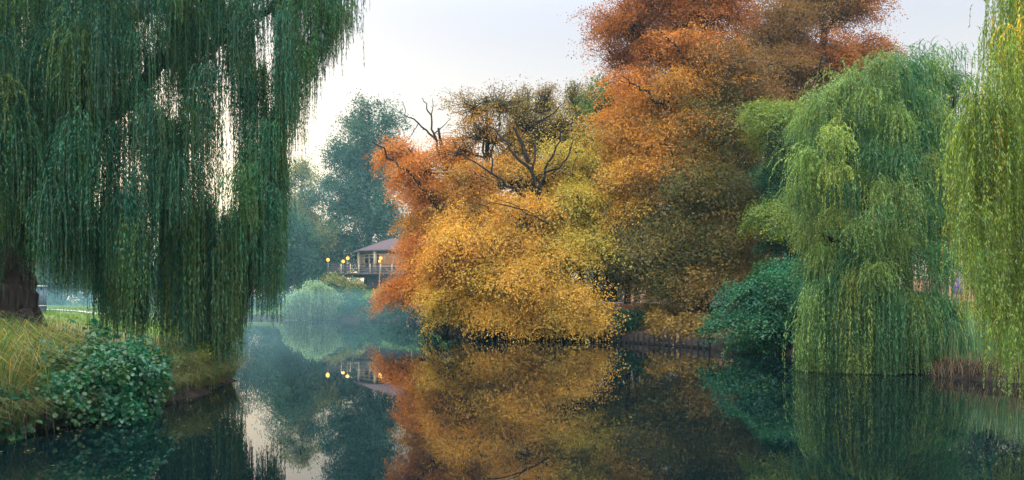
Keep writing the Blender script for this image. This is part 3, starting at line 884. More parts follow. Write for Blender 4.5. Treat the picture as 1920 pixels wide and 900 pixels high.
# filler growth behind the right-hand willows
for i, (px, py, Y, rx, ry, pal, lab) in enumerate([
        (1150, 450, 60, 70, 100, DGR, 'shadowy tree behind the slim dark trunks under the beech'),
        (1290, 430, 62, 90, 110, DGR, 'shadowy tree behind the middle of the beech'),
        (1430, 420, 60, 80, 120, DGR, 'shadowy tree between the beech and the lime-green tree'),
        (890, 470, 58, 80, 90, OLI, 'olive tree behind the left half of the yellow tree'),
        (975, 480, 60, 70, 90, OLI, 'olive tree behind the middle of the yellow tree'),
        (1050, 420, 62, 70, 80, OLI, 'olive tree behind the right half of the yellow tree'),
        (1560, 420, 42, 70, 130, DGR, 'dark green tree hidden close behind the pale green willow'),
        (1700, 330, 44, 90, 190, DGR, 'dark tree directly behind the crown of the pale green willow'),
        (1850, 360, 52, 100, 180, HAZ, 'dim tree glimpsed behind the near yellow-green willow'),
        (1990, 380, 50, 110, 200, HAZ, 'dim tree behind the right edge of the near yellow-green willow')]):
    k = Y / F
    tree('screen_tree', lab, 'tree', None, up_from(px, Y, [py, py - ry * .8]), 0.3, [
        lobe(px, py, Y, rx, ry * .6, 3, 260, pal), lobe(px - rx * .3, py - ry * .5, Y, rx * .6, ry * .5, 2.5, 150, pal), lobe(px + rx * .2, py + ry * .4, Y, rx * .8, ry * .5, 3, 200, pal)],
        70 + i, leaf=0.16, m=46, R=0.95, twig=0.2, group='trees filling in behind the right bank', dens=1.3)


# ------------------------------------------------------------------ shrubs
def shrub(name, label, lobes, seed, base, leaf=0.12, m=40, R=0.5, group=None, rounded=False, mat=None, stems=14, cat='shrub', spread=0.5, upness=0.7):
    rng = rnd(seed)
    root = thing(name, label, cat, base, group)
    cb, sb = MB(), MB()
    for lb in lobes:
        c, rad, n, pal = lb[:4]
        PO = [lobe_points(rng, c_, r_, n_, shell=0.3, low=-0.9, clump=R * 3.4) for c_, r_, n_ in split_lobe(rng, np.array(c), np.array(rad), int(n * 1.35), 7)]
        P = np.concatenate([q[0] for q in PO])
        O = np.concatenate([q[1] for q in PO])
        g = ground_z(P[:, 0], P[:, 1])
        P[:, 2] = np.maximum(P[:, 2], np.maximum(g, 0) + 0.10)
        sprays(cb, rng, P, O, R * (0.7 + 0.6 * rng.random(len(P))), lb[4] if len(lb) > 4 else m, leaf, pal, rounded=rounded, spread=spread, upness=upness)
        for j in rng.choice(len(P), min(stems, len(P)), replace=False):
            s = np.array(base) + rng.normal(0, 0.15, 3) * [1, 1, 0]
            sb.tube(bend(s, P[j], 5, 0.15, rng, 0.05), np.linspace(0.028, 0.006, 5), 4)
    sb.build('stem', BARK, root)
    cb.build('foliage', mat or LEAF, root)
    return root


def gpt(px, Y):
    x = (px - HX) / F * Y
    return np.array([x, Y, gz(x, Y) - 0.05])


shrub('cornel_shrub', 'dark teal bush bulging over the water left of the willow', [
    lobe(1430, 560, 31, 72, 62, 2, 330, TEA), lobe(1385, 615, 30.5, 50, 36, 1.6, 170, TEA), lobe(1470, 530, 32, 50, 40, 1.6, 150, TEA), lobe(1455, 620, 30.5, 50, 36, 1.6, 150, TEA), lobe(1510, 580, 30, 30, 60, 1.5, 110, DGR)],
    81, gpt(1450, 32.5), leaf=0.10, m=80, R=0.55)
shrub('bank_shrub', 'small dark green shrub on the bank behind the timber posts', [lobe(1185, 605, 39, 30, 26, 0.9, 70, DGR)], 82, gpt(1185, 39.6), group='low shrubs on the right bank')
shrub('bank_shrub', 'brown-leaved shrub spilling over the bank left of the teal bush', [lobe(1270, 618, 36.4, 56, 28, 1.2, 170, BRO), lobe(1310, 630, 35, 36, 22, 1.0, 90, BRO)], 83, gpt(1280, 37.2), group='low shrubs on the right bank')
shrub('bank_shrub', 'rusty shrub under the beech boughs above the shore', [lobe(1215, 585, 40.5, 34, 24, 1.0, 90, OLI)], 84, gpt(1215, 41), group='low shrubs on the right bank')
shrub('bank_shrub', 'olive bush under the yellow boughs at the tip of the point', [lobe(850, 600, 47.5, 44, 28, 1.3, 140, DGR), lobe(960, 600, 45.5, 60, 24, 1.2, 120, DGR), lobe(915, 600, 45, 44, 22, 1.2, 110, DGR)], 85, gpt(880, 48), group='low shrubs on the right bank', leaf=0.14)
for i, (px, py, Y, rx, ry, pal, lab) in enumerate([
        (668, 580, 79, 44, 26, TEA, 'teal shrub just right of the small far willow'),
        (725, 582, 77, 46, 24, DGR, 'dark shrub on the far shore below the pavilion'),
        (785, 580, 74, 46, 26, DGR, 'dark shrub on the far shore below the orange boughs'),
        (600, 560, 84, 40, 26, HAZ, 'pale shrub behind the small far willow'),
        (640, 535, 88, 30, 22, HAY, 'yellow-green shrub under the terrace railing'),
        (505, 575, 92, 44, 30, HAZ, 'misty shrub left of the small far willow')]):
    shrub('shore_shrub', lab, [lobe(px, py, Y, rx, ry, 2.2, 190, pal)], 90 + i, gpt(px, Y + 1), leaf=0.2, m=34, R=0.7, group='shrubs along the far shore')
for i, (px, py, Y, rx, ry, pal) in enumerate([(1130, 545, 66, 50, 40, HAZ), (1230, 528, 64, 90, 54, HAZ), (1350, 540, 64, 70, 50, DGR), (1460, 540, 60, 60, 50, DGR), (1050, 550, 64, 60, 40, HAZ)]):
    shrub('thicket', ['hazy thicket behind the twin dark trunks', 'hazy thicket behind the pale path under the beech', 'dark thicket right of the pale path', 'dark thicket behind the teal bush', 'dim thicket behind the lower yellow boughs'][i],
          [lobe(px, py, Y, rx, ry, 2.5, 200, pal)], 100 + i, gpt(px, Y + 1), leaf=0.2, m=34, R=0.8, group='thickets behind the right bank')

# bare trunks standing in the shade under the beech
for i, (px, Y, r) in enumerate([(1176, 50, 0.22), (1194, 52, 0.2), (1118, 49, 0.16), (1418, 47, 0.4)]):
    rng = rnd(110 + i)
    b0 = gpt(px, Y)
    root = thing('shaded_tree', ['left one of two dark trunks under the beech boughs', 'right one of two dark trunks under the beech boughs', 'slim dark trunk behind the lower yellow boughs', 'thick dark trunk behind the teal bush'][i], 'tree', b0, 'trunks in the shade of the beech')
    tb = MB()
    tb.tube(bend(b0, at(px + (-1) ** i * 6, 330, Y), 10, 0, rng, 0.06), np.linspace(r, r * 0.5, 10), 8)
    tb.build('trunk', BARK, root, smooth=True)
    cb = MB()
    P, O = lobe_points(rng, at(px, 350, Y), np.array([2.2, 2, 1.8]), 70)
    sprays(cb, rng, P, O, 0.8, 46, 0.13, OLI)
    cb.build('crown', LEAF, root)

# far woods closing the horizon
rng = rnd(120)
fw = MB()
n = 1500
ang = rng.uniform(-75, 75, n)
dist = rng.uniform(150, 200, n)
P = np.stack([np.sin(np.radians(ang)) * dist, np.cos(np.radians(ang)) * dist, rng.random(n) ** 1.3 * (9 + 2.5 * np.sin(ang * 0.35) + 1.5 * np.sin(ang * 1.1)) + 1], -1)
sprays(fw, rng, P, unit(P * [-1, -1, 0] + [0, 0, 1]), 2.6, 30, 0.55, HAZ)
tag(fw.build('woods', LEAF), 'distant hazy woods closing the view behind the park', 'woods', kind='stuff')


# ------------------------------------------------------------------ weeping willows
def willow(name, label, base, trunk, r0, limbs, seed):
    root = thing(name, label, 'weeping willow', base)
    rng = rnd(seed)
    tb = MB()
    f = []
    trunk = np.array(trunk)
    for a, b_ in zip(trunk[:-1], trunk[1:]):
        for s in np.linspace(0, 1, 6)[:-1]:
            f.append(a + (b_ - a) * s)
    f = np.array(f + [trunk[-1]])
    u = np.linspace(0, 1, len(f))
    f[1:-1] += rng.normal(0, r0 * 0.05, (len(f) - 2, 3))
    tb.tube(f, r0 * (1 - 0.55 * u) * (1 + 0.45 * np.exp(-u * 14)), 40, rough=0.05, rng=rng, ridges=0.16)
    for pts, ra, rb in limbs:
        pts = np.array(pts)
        g = []
        for a, b_ in zip(pts[:-1], pts[1:]):
            for s in np.linspace(0, 1, 5)[:-1]:
                g.append(a + (b_ - a) * s)
        g = np.array(g + [pts[-1]])
        ln = np.linalg.norm(pts[-1] - pts[0])
        g[1:-1] += rng.normal(0, 0.010 * ln, (len(g) - 2, 3))
        tb.tube(g, np.linspace(ra, rb, len(g)), 7, rough=0.1, rng=rng)
    return root, tb


# the great willow on the left bank
LW_Y = 25.5
lw_base = gpt(18, LW_Y)
lw_trunk = [lw_base - [0, 0, 0.1], at(20, 540, LW_Y), at(30, 470, LW_Y), at(52, 400, LW_Y - .3), at(70, 330, LW_Y - .6)]
lw_top = at(70, 330, LW_Y - .6)
lw_limbs = [
    ([at(62, 370, LW_Y - .4), at(110, 320, 24), at(190, 220, 22.5), at(300, 120, 21.5), at(420, 20, 21)], 0.42, 0.10),
    ([lw_top, at(95, 230, 24.5), at(150, 90, 24), at(230, -60, 23.5), at(330, -170, 23)], 0.45, 0.10),
    ([lw_top, at(40, 220, 24.5), at(10, 60, 23), at(-60, -120, 22)], 0.42, 0.10),
    ([at(60, 380, LW_Y - .4), at(0, 300, 23.5), at(-90, 180, 21), at(-160, 60, 20)], 0.36, 0.08),
    ([at(150, 90, 24), at(280, 20, 25.5), at(420, -40, 26), at(540, -60, 25)], 0.2, 0.06),
    ([at(300, 120, 21.5), at(380, 90, 20.6), at(470, 30, 19.8), at(560, -10, 19.4), at(620, -15, 19.2)], 0.16, 0.04),
    ([at(190, 220, 22.5), at(170, 160, 20.5), at(140, 110, 19), at(134, 75, 18.6)], 0.14, 0.05),
    ([at(134, 75, 18.6), at(130, 110, 18.2), at(145, 142, 17.9), at(190, 158, 17.8)], 0.035, 0.015),
    ([at(130, 112, 18.2), at(102, 138, 18.0), at(84, 170, 17.9), at(72, 192, 17.9)], 0.03, 0.012),
]
lw_root, lw_tb = willow('weeping_willow', 'huge dark green weeping willow with a thick trunk on the left bank', lw_base, lw_trunk, 0.86, lw_limbs, 201)
lw_tb.build('trunk', BARK, lw_root, smooth=True)
rng = rnd(202)
cb = MB()
# lowest row the curtain reaches, by column
LOWX = [-260, 0, 60, 90, 160, 180, 240, 330, 350, 400, 440, 455, 470, 500, 513, 524, 536, 556, 590, 620, 640, 662]
LOWY = [560, 470, 480, 560, 556, 640, 648, 655, 700, 706, 704, 640, 600, 610, 600, 470, 330, 250, 160, 150, 110, 70]
GAPS = [(182, 285, 206, 400), (214, 275, 248, 392), (276, 330, 290, 420), (312, 130, 330, 215), (338, 290, 362, 410), (395, 150, 424, 420),
        (428, 215, 452, 400), (498, 30, 518, 120), (396, 560, 412, 640), (284, 520, 296, 600)]
COLS = [(60, 100), (150, 22), (196, 12), (225, 16), (258, 14), (312, 8), (332, 12), (362, 18), (388, 6), (428, 11), (440, 7), (462, 5), (500, 9), (513, 6)]


def in_gap(px, top, bot, m=8):
    return any(x0 - m < px < x1 + m and top < y1 and bot > y0 for (x0, y0, x1, y1) in GAPS)


# inner, shaded strands behind
placed = 0
while placed < 150:
    px = rng.uniform(-260, 470)
    Yd = rng.uniform(22.5, 30)
    low = np.interp(px, LOWX, LOWY) - 110
    k = Yd / F
    L = rng.uniform(2, 6)
    top = rng.uniform(-200, low - 60)
    bot = min(top + L / k, low)
    placed += 1
    if (in_gap(px, top, bot, 10) and rng.random() < .75) or (bot - top) * k < .8:
        continue
    fountain(cb, rng, at(px, top, Yd), rng.uniform(0, 6), 1.6, rng.uniform(0.15, 0.4), 26, (bot - top) * k * .6, (bot - top) * k, 0.12, 0.024, 0.06, WL, sway=0.05)
# outer boughs: bunched fountains with rounded tops, one above another
placed = 0
while placed < 430:
    px = rng.uniform(-30, 662) if placed % 5 else rng.uniform(-260, 0)
    Yd = rng.uniform(16.8, 21.5)
    low = np.interp(px, LOWX, LOWY)
    k = Yd / F
    top = rng.uniform(-190, min(low - 50, 430))
    L = rng.uniform(1.2, 3.6)
    if not any(abs(px - c_) < w_ for c_, w_ in COLS):
        low = min(low, rng.uniform(370, 470))
    bot = min(top + L / k, low + rng.uniform(-30, 8))
    L = (bot - top) * k
    placed += 1
    if L < 0.6 or (in_gap(px, top, bot, 2) and rng.random() < 0.5):
        continue
    a0 = rng.uniform(0.22, 0.7) * min(1, L / 1.5)
    if 165 < px < 545 and top < 440:
        # the thinner outer side of the crown: narrow hanging bunches with daylight between them
        if rng.random() < 0.22:
            continue
        a0 *= 0.55
    if px > 545 and rng.random() < 0.5:
        continue
    if px > 500:
        a0 *= .6
    fountain(cb, rng, at(px, top, Yd), math.pi * 1.5, 2.2, a0, int(rng.integers(34, 64)), L * .45, L + a0 * .5, 0.105, 0.020, 0.046, WL if rng.random() < .66 else WLY, sway=0.04,
             zmin=max(.05, EYE - (low + 12 - HY) * k))
# strands hanging straight from the limbs
for pts, ra, rb in lw_limbs[:7]:
    pts = np.array(pts)
    for t_ in np.linspace(0.12, 1, 22):
        i_ = min(int(t_ * (len(pts) - 1)), len(pts) - 2)
        f_ = t_ * (len(pts) - 1) - i_
        q = pts[i_] * (1 - f_) + pts[i_ + 1] * f_ + rng.normal(0, .15, 3) + [0, -.25, .25]
        L = rng.uniform(.8, 2.2)
        pxq, pyq = HX + q[0] / q[1] * F, HY - (q[2] - EYE) / q[1] * F
        if pyq < -120 or (in_gap(pxq, pyq, pyq + L * F / q[1], 3) and rng.random() < .5):
            continue
        fountain(cb, rng, q, rng.uniform(0, 6), pi, rng.uniform(.2, .45), 40, L * .4, L, 0.105, 0.020, 0.046, WL if rng.random() < .75 else WLY, sway=.04)
# the shoots at the tip of the long right-hand bough
for px, top, L in ((600, 6, 1.3), (612, 0, 1.5), (622, 2, 1.2), (632, 8, .9), (642, 18, .8), (650, 28, .6), (590, 20, 1.8), (575, 30, 2.4), (560, 60, 2.6), (548, 150, 2.2), (582, -10, 2.0)):
    fountain(cb, rng, at(px, top, 19.3), 0.2, 1.0, 0.22, 22, L * .5, L, 0.10, 0.019, 0.05, WLY + WL[:2], sway=0.05)
# the little fan of twigs hanging below the bare forked branch
for px, py in ((150, 150), (170, 158), (190, 165), (120, 160), (90, 180), (76, 195)):
    fountain(cb, rng, at(px, py, 17.9), 0, pi, 0.25, 26, 1.2, 2.6, 0.105, 0.020, 0.05, WL + WLY[:2])
# long curtains that hang to the bank and the water's edge
for px, Yd, low, w, top0 in ((196, 20.5, 640, 12, 330), (222, 19.5, 648, 12, 400), (252, 19.8, 640, 10, 410), (268, 20.5, 648, 6, 420), (310, 21, 650, 7, 400), (328, 19, 655, 10, 410), (352, 18.4, 690, 12, 410), (374, 18.2, 690, 9, 420), (391, 18.6, 655, 6, 420),
                       (424, 18.2, 704, 9, 420), (438, 18.6, 692, 8, 400), (462, 19.0, 610, 6, 330), (496, 19.2, 600, 7, 260), (512, 19.4, 608, 7, 250), (524, 19.6, 500, 6, 250),
                       (110, 21, 556, 24, 300), (140, 22, 552, 20, 300), (40, 20, 480, 30, 200), (-30, 18, 560, 40, 200), (165, 23, 552, 16, 300)):
    for j in range(6):
        P = at(px + rng.normal(0, w * .42), rng.uniform(top0 - 60, top0 + 120), Yd + rng.normal(0, .3))
        L = P[2] - (EYE - (low - HY) / F * Yd)
        if L < .5:
            continue
        fountain(cb, rng, P, 0, pi, 0.11, 26, L * 0.65, L * 1.02, 0.105, 0.020, 0.048, WL if rng.random() < .7 else WLY, zmin=max(.05, EYE - (low + 8 - HY) / F * Yd), sway=.03)
cb.build('crown', LEAF, lw_root)

# the pale green willow over the water on the right
RW_Y = 24.0
rw_base = gpt(1668, RW_Y + 0.6)
rw_limbs = [
    ([at(1668, 500, RW_Y), at(1620, 380, 23.6), at(1580, 260, 23), at(1555, 190, 22.8)], 0.2, 0.05),
    ([at(1672, 450, RW_Y), at(1690, 300, 24), at(1700, 180, 24), at(1690, 120, 24)], 0.22, 0.05),
    ([at(1668, 420, RW_Y), at(1730, 330, 23.6), at(1770, 240, 23.4), at(1790, 180, 23.4)], 0.17, 0.04),
    ([at(1668, 520, RW_Y), at(1600, 470, 23.8), at(1540, 440, 23.6), at(1520, 425, 23.4)], 0.14, 0.03),
    ([at(1668, 560, RW_Y), at(1620, 535, 23.5), at(1570, 532, 23.0), at(1540, 548, 22.8)], 0.12, 0.02),
    ([at(1668, 560, RW_Y), at(1720, 550, 23.6), at(1750, 560, 23.3)], 0.10, 0.02),
    ([at(1660, 640, RW_Y), at(1655, 620, 23.2), at(1672, 606, 22.8)], 0.05, 0.015)]
rw_root, rw_tb = willow('weeping_willow', 'pale green weeping willow trailing its skirts in the water on the right', rw_base,
                        [rw_base - [0, 0, .3], at(1668, 560, RW_Y), at(1670, 400, RW_Y), at(1685, 250, RW_Y)], 0.34, rw_limbs, 211)
rw_tb.build('trunk', BARK, rw_root, smooth=True)
rng = rnd(212)
cb = MB()
ax = (1668 - HX) / F * RW_Y
# crown dome: outline half-widths by row (columns of left and right edge)
ROW = [112, 150, 200, 260, 330, 400, 470, 520]
LFT = [1640, 1560, 1500, 1484, 1486, 1496, 1510, 1512]
RGT = [1700, 1775, 1800, 1810, 1812, 1812, 1805, 1800]
NODES = [(1650, 118), (1600, 146), (1562, 170), (1530, 194), (1506, 222), (1700, 122), (1748, 118), (1788, 150), (1622, 178), (1672, 168), (1720, 180), (1562, 250), (1600, 232), (1510, 290), (1680, 214),
         (1720, 240), (1760, 214), (1790, 260), (1540, 320), (1498, 350), (1640, 280), (1600, 330), (1690, 290), (1655, 350), (1740, 300), (1780, 330), (1570, 400), (1515, 430), (1620, 420), (1690, 360),
         (1730, 390), (1780, 420), (1660, 440), (1545, 470), (1590, 480), (1700, 450), (1750, 470), (1640, 500)]
for px, py in NODES:
    l, r = np.interp(py, ROW, LFT), np.interp(py, ROW, RGT)
    u = np.clip((px - (l + r) / 2) / ((r - l) / 2), -1, 1)
    Yd = RW_Y - math.sqrt(max(0.03, 1 - u * u)) * rng.uniform(0.6, 1.2) * 2.9
    a0 = rng.uniform(0.5, 0.95)
    lit = rng.random() < 0.75 - 0.35 * u - (0.25 if py > 430 else 0)  # light painted by palette: lit tone favours the left and upper boughs
    fountain(cb, rng, at(px - 10 * u, py, Yd), math.pi * 1.5 + u * 0.9, 1.35, a0, 130, 0.45, min(rng.uniform(1.2, 2.0), (528 - py) * RW_Y / F + 0.3 + a0 * .6), 0.10, 0.019, 0.038, WR_LIT if lit else WR_SHADE, sway=0.035)
    for j in range(1):
        q = at(px + rng.normal(0, 26), py + rng.uniform(10, 70), Yd + rng.uniform(-.3, .6))
        fountain(cb, rng, q, math.pi * 1.5 + u * 0.9, 1.2, rng.uniform(.2, .5), 40, 0.4, min(rng.uniform(1.0, 2.0), max(.5, (500 - py) * RW_Y / F)), 0.10, 0.019, 0.04, WR_LIT if rng.random() < .5 else WR_SHADE, sway=0.035)
for i in range(70):
    py = rng.uniform(130, 520)
    l, r = np.interp(py, ROW, LFT), np.interp(py, ROW, RGT)
    u = rng.uniform(-1, 1)
    Yd = RW_Y - math.sqrt(max(0.02, 1 - u * u)) * rng.uniform(-0.9, 0.45) * 2.2
    fountain(cb, rng, at((l + r) / 2 + (r - l) / 2 * u * .9, py, Yd), rng.uniform(0, 6.3), 1.5, rng.uniform(0.25, 0.55), 36, 0.8, 3.2, 0.10, 0.019, 0.045, WR_SHADE, sway=0.04)  # inner boughs all in the darker shade tone
# skirts of the lower boughs, down to the water
SK = [(1530, 545, .9), (1560, 525, 1.0), (1600, 518, 1.0), (1640, 528, 1.0), (1516, 590, .7), (1545, 600, .6), (1590, 585, .7), (1630, 590, .6), (1688, 600, .75), (1665, 560, .6), (1715, 560, .8), (1745, 552, .9), (1775, 570, .8), (1790, 610, .5), (1730, 620, .5),
      (1505, 640, .4), (1560, 655, .35), (1605, 650, .35), (1650, 655, .35), (1760, 650, .4)]
for px, py, a0 in SK:
    u = np.clip((px - 1650) / 152, -1, 1)
    px = 1650 + (px - 1650) * 0.9
    Yd = RW_Y - 0.8 - math.sqrt(max(0.05, 1 - u * u)) * rng.uniform(0.7, 1.0) * 1.9
    lit = rng.random() < 0.2 - 0.3 * u  # a few left skirts in the lit tone, the rest in shade tone
    fountain(cb, rng, at(px, py, Yd), math.pi * 1.5 + u * 0.9, 1.2, a0 * .7, 130, 0.6, 3.2, 0.10, 0.019, 0.038, WR_LIT if lit else WR_SHADE, sway=0.03, zmin=0.03)
for i in range(46):
    u = rng.uniform(-1, 1)
    fountain(cb, rng, at(1650 + 125 * u, 540 + 60 * u * u + rng.uniform(0, 60), RW_Y - rng.uniform(0, 1.2)), 4.7 + u, 1.3, .4, 36, 0.8, 3, 0.10, 0.019, 0.044, WR_SHADE, sway=0.03, zmin=0.03)
# arching shoots at the top
for px, py in ((1650, 112), (1690, 108), (1720, 96), (1745, 104), (1760, 100), (1780, 110), (1800, 120), (1735, 92), (1810, 105), (1710, 130), (1740, 150), (1775, 150), (1800, 160), (1560, 150), (1530, 180), (1600, 130)):
    P = at(px, py, RW_Y - rng.uniform(-1, 1))
    fountain(cb, rng, P + [0, 0, .2], rng.uniform(0, 6), pi, 0.5, 14, 0.6, 1.6, 0.10, 0.018, 0.05, WR_LIT if px < 1700 else WR_SHADE)  # lit tone on the left shoots, shade tone on the right
cb.build('crown', LEAF, rw_root)

# the near yellow-green willow at the right edge
NW_Y = 13.0
nw_base = np.array([13.4, 14.5, gz(13.4, 14.5) - .1])
nw_limbs = [
    ([nw_base + [0, 0, 4.2], np.array([11.6, 13.8, 6.2]), np.array([9.8, 13.4, 7.0]), np.array([8.6, 13.2, 6.8])], 0.2, 0.05),
    ([nw_base + [0, 0, 4.6], np.array([12.2, 12.6, 7.2]), np.array([10.4, 12.2, 8.0])], 0.18, 0.05),
    ([nw_base + [0, 0, 4.6], np.array([14.0, 15.5, 8.4])], 0.2, 0.08),
    ([at(1925, 690, 12.2), at(1905, 760, 12.2), at(1895, 800, 12.2)], 0.008, 0.004)]
nw_root, nw_tb = willow('weeping_willow', 'near yellow-green weeping willow hanging in from the right edge', nw_base,
                        [nw_base - [0, 0, .2], nw_base + [0, 0, 2.2], nw_base + [-.1, 0, 4.6]], 0.4, nw_limbs[:3], 221)
nw_tb.build('trunk', BARK, nw_root, smooth=True)
rng = rnd(222)
cb = MB()
NX = [1800, 1814, 1828, 1842, 1858, 1872, 1887, 1905, 1925, 2060]
NLOW = [330, 460, 600, 655, 640, 560, 740, 790, 780, 740]
NTOP = [270, 230, 190, 150, 105, 40, -40, -100, -120, -160]
for i in range(230):
    px = rng.uniform(1812, 2040) if i % 3 else rng.uniform(1812, 1930)
    Yd = rng.uniform(11.6, 14.8)
    low, hi = np.interp(px, NX, NLOW), np.interp(px, NX, NTOP)
    py = hi + (low - hi) * rng.random() ** 1.15 * 0.85
    P = at(px, py, Yd)
    L = min((low + rng.uniform(-25, 15) - py) * Yd / F, rng.uniform(0.6, 2.0))
    if L < 0.3:
        continue
    pal = WN if rng.random() < 0.965 else WNY
    fountain(cb, rng, P, pi * 1.4, 1.9, rng.uniform(0.14, 0.36), int(rng.integers(14, 26)), L * .6, L * 1.05, 0.095, 0.017, 0.034, pal, sway=0.04, stem=0.003, zmin=max(.03, EYE - (low + 14 - HY) / F * Yd))
cb.build('crown', LEAF, nw_root)

# the small willow on the far shore
FW_Y = 80.0
fw_base = gpt(592, FW_Y + 1.0)
fw_root, fw_tb = willow('weeping_willow', 'small pale weeping willow in the mist on the far shore', fw_base, [fw_base, at(592, 560, FW_Y), at(596, 535, FW_Y)], 0.28, [
    ([at(594, 548, FW_Y), at(565, 540, 79), at(548, 545, 78.5)], 0.12, 0.05), ([at(594, 545, FW_Y), at(620, 532, 79.5), at(640, 538, 79)], 0.12, 0.05)], 231)
fw_tb.build('trunk', BARK, fw_root, smooth=True)
rng = rnd(232)
cb = MB()
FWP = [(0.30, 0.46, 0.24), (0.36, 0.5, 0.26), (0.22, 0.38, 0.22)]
for i in range(150):
    u = rng.uniform(-1, 1)
    px = 588 + 47 * u
    py = 530 + 24 * abs(u) ** 2 + rng.uniform(-4, 24) + (8 if u < -.2 else 0)
    Yd = FW_Y - 1 - math.sqrt(max(0, 1 - u * u)) * rng.uniform(-.6, 1) * 2.4
    P = at(px, py, Yd)
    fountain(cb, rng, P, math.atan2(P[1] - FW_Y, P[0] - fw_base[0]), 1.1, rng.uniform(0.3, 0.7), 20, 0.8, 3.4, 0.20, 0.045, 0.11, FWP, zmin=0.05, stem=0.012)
cb.build('crown', LEAF, fw_root)

# ------------------------------------------------------------------ left bank plants
shrub('knotweed_shrub', 'broad-leaved teal bush overhanging the water on the left bank', [
    lobe(175, 715, 13.4, 80, 46, 0.8, 150, TEA), lobe(240, 705, 13.8, 66, 46, 0.8, 130, TEA), lobe(130, 745, 12.7, 62, 38, 0.6, 110, TEA), lobe(205, 752, 13.2, 80, 32, 0.7, 120, TEA),
    lobe(190, 668, 14.6, 56, 26, 0.7, 60, TEA), lobe(270, 675, 15.0, 36, 32, 0.7, 60, TEA), lobe(100, 700, 13.0, 40, 36, .6, 50, TEA), lobe(280, 735, 14.0, 28, 26, .4, 40, TEA + DGR)],
    301, gpt(185, 14.2), leaf=0.068, m=30, R=0.24, rounded=True, mat=LEAF_BROAD, stems=20, spread=0.45, upness=0.45)
shrub('knotweed_shrub', 'small broad-leaved teal bush low in the left corner', [lobe(8, 785, 11.6, 38, 32, 0.4, 60, TEA)], 302, gpt(-5, 12), leaf=0.105, m=18, R=0.2, rounded=True, mat=LEAF_BROAD, stems=10, spread=0.35, upness=0.5)
shrub('sapling', 'leafy green sapling behind the willow curtain at the bank edge', [lobe(405, 650, 18.6, 22, 44, 0.5, 60, LIM + DGR), lobe(388, 685, 18.3, 20, 26, 0.4, 34, LIM)], 303, gpt(400, 18.8), leaf=0.085, m=24, R=0.22)
shrub('sapling', 'sparse sapling with broad teal leaves rising above the bush', [lobe(185, 625, 15.4, 22, 24, 0.3, 16, TEA)], 304, gpt(185, 15.5), leaf=0.10, m=7, R=0.2, rounded=True, mat=LEAF_BROAD, stems=8)
shrub('dome_shrub', 'little rounded dark green shrub in front of the trunk', [lobe(38, 622, 17.2, 9, 8, 0.1, 26, DGR)], 305, gpt(38, 17.2), leaf=0.05, m=26, R=0.08)

rng = rnd(310)
gb2 = MB()
# tall golden grass in the left corner
n = 1500
px = rng.uniform(-60, 90, n)
Yg = rng.uniform(11.4, 15.5, n)
x = (px - HX) / F * Yg
P = np.stack([x, Yg, ground_z(x, Yg) - 0.02], -1)
ok = shore_dist(x, Yg) > 0.15
blades(gb2, rng, P[ok], 0.95, 0.9, 0.013, GOLD, az=-0.4, azs=0.8, bendy=1.3)
root = gb2.build('golden_grass', LEAF)
tag(root, 'tall golden grass arching over in the left corner of the bank', 'grass', kind='stuff')

gb3 = MB()
# rough bank grass along the whole left shore and in front of the trunk
n = 16000
x = rng.uniform(-15, -6, n)
Yg = rng.uniform(9, 24, n)
d = shore_dist(x, Yg)
ok = (d > 0.02) & (d < 6.5)
x, Yg, d = x[ok], Yg[ok], d[ok]
near = d < 1.4
P = np.stack([x, Yg, ground_z(x, Yg) - 0.02], -1)
blades(gb3, rng, P[near], 0.5, 0.7, 0.010, GOLD[1:] + DGR[:3] + DRY[:1], az=0.0, azs=1.2, bendy=1.0)
blades(gb3, rng, P[~near], 0.26, 0.5, 0.010, [(0.2, 0.15, 0.07), (0.14, 0.17, 0.05), (0.26, 0.19, 0.09), (0.1, 0.15, 0.04)])
# tussocks leaning out over the water's edge under the willow
Ys = rng.uniform(9.6, 22.5, 9000)
xs = np.interp(Ys, SHORE[1:8, 1], SHORE[1:8, 0]) - rng.uniform(-0.06, .7, 9000) + 0.12 * np.sin(Ys * 5)
ok = np.sin(Ys * 4.1) + np.sin(Ys * 9.7 + 1) > -0.9
P = np.stack([xs, Ys, np.maximum(ground_z(xs, Ys), 0.15) - 0.02], -1)[ok]
blades(gb3, rng, P, 0.42, 1.1, 0.011, [(0.16, 0.17, 0.06), (0.10, 0.15, 0.045), (0.22, 0.18, 0.09), (0.06, 0.12, 0.04), (0.14, 0.11, 0.06)], az=-0.2, azs=0.9, bendy=1.6)
# pale dead stems trailing from the undercut bank into the water
seg = rng.uniform(0, 1, 700)[:220] ** 1.4
Ys = 10.4 + seg * 6.0
xs = np.interp(Ys, SHORE[1:7, 1], SHORE[1:7, 0]) + rng.uniform(-.1, .22, 220)
P = np.stack([xs, Ys, np.full(220, 0.52) + rng.normal(0, .07, 220)], -1)
blades(gb3, rng, P, -0.55, -0.25, 0.009, [(0.11, 0.09, 0.075), (0.07, 0.055, 0.05), (0.05, 0.045, 0.035), (0.06, 0.08, 0.03)], az=0.0, azs=.8)
# lawn
n = 26000
x = rng.uniform(-45, -10, n)
Yg = rng.uniform(24, 62, n)
d = shore_dist(x, Yg)
ok = d > 0.2
x, Yg = x[ok], Yg[ok]
blades(gb3, rng, np.stack([x, Yg, ground_z(x, Yg) - 0.02], -1), 0.16, 0.4, 0.02, [(0.08, 0.17, 0.02), (0.11, 0.20, 0.025), (0.06, 0.13, 0.02), (0.15, 0.18, 0.03)])
tag(gb3.build('grass', LEAF), 'rough grass and dead stems along the left bank and lawn', 'grass', kind='stuff')

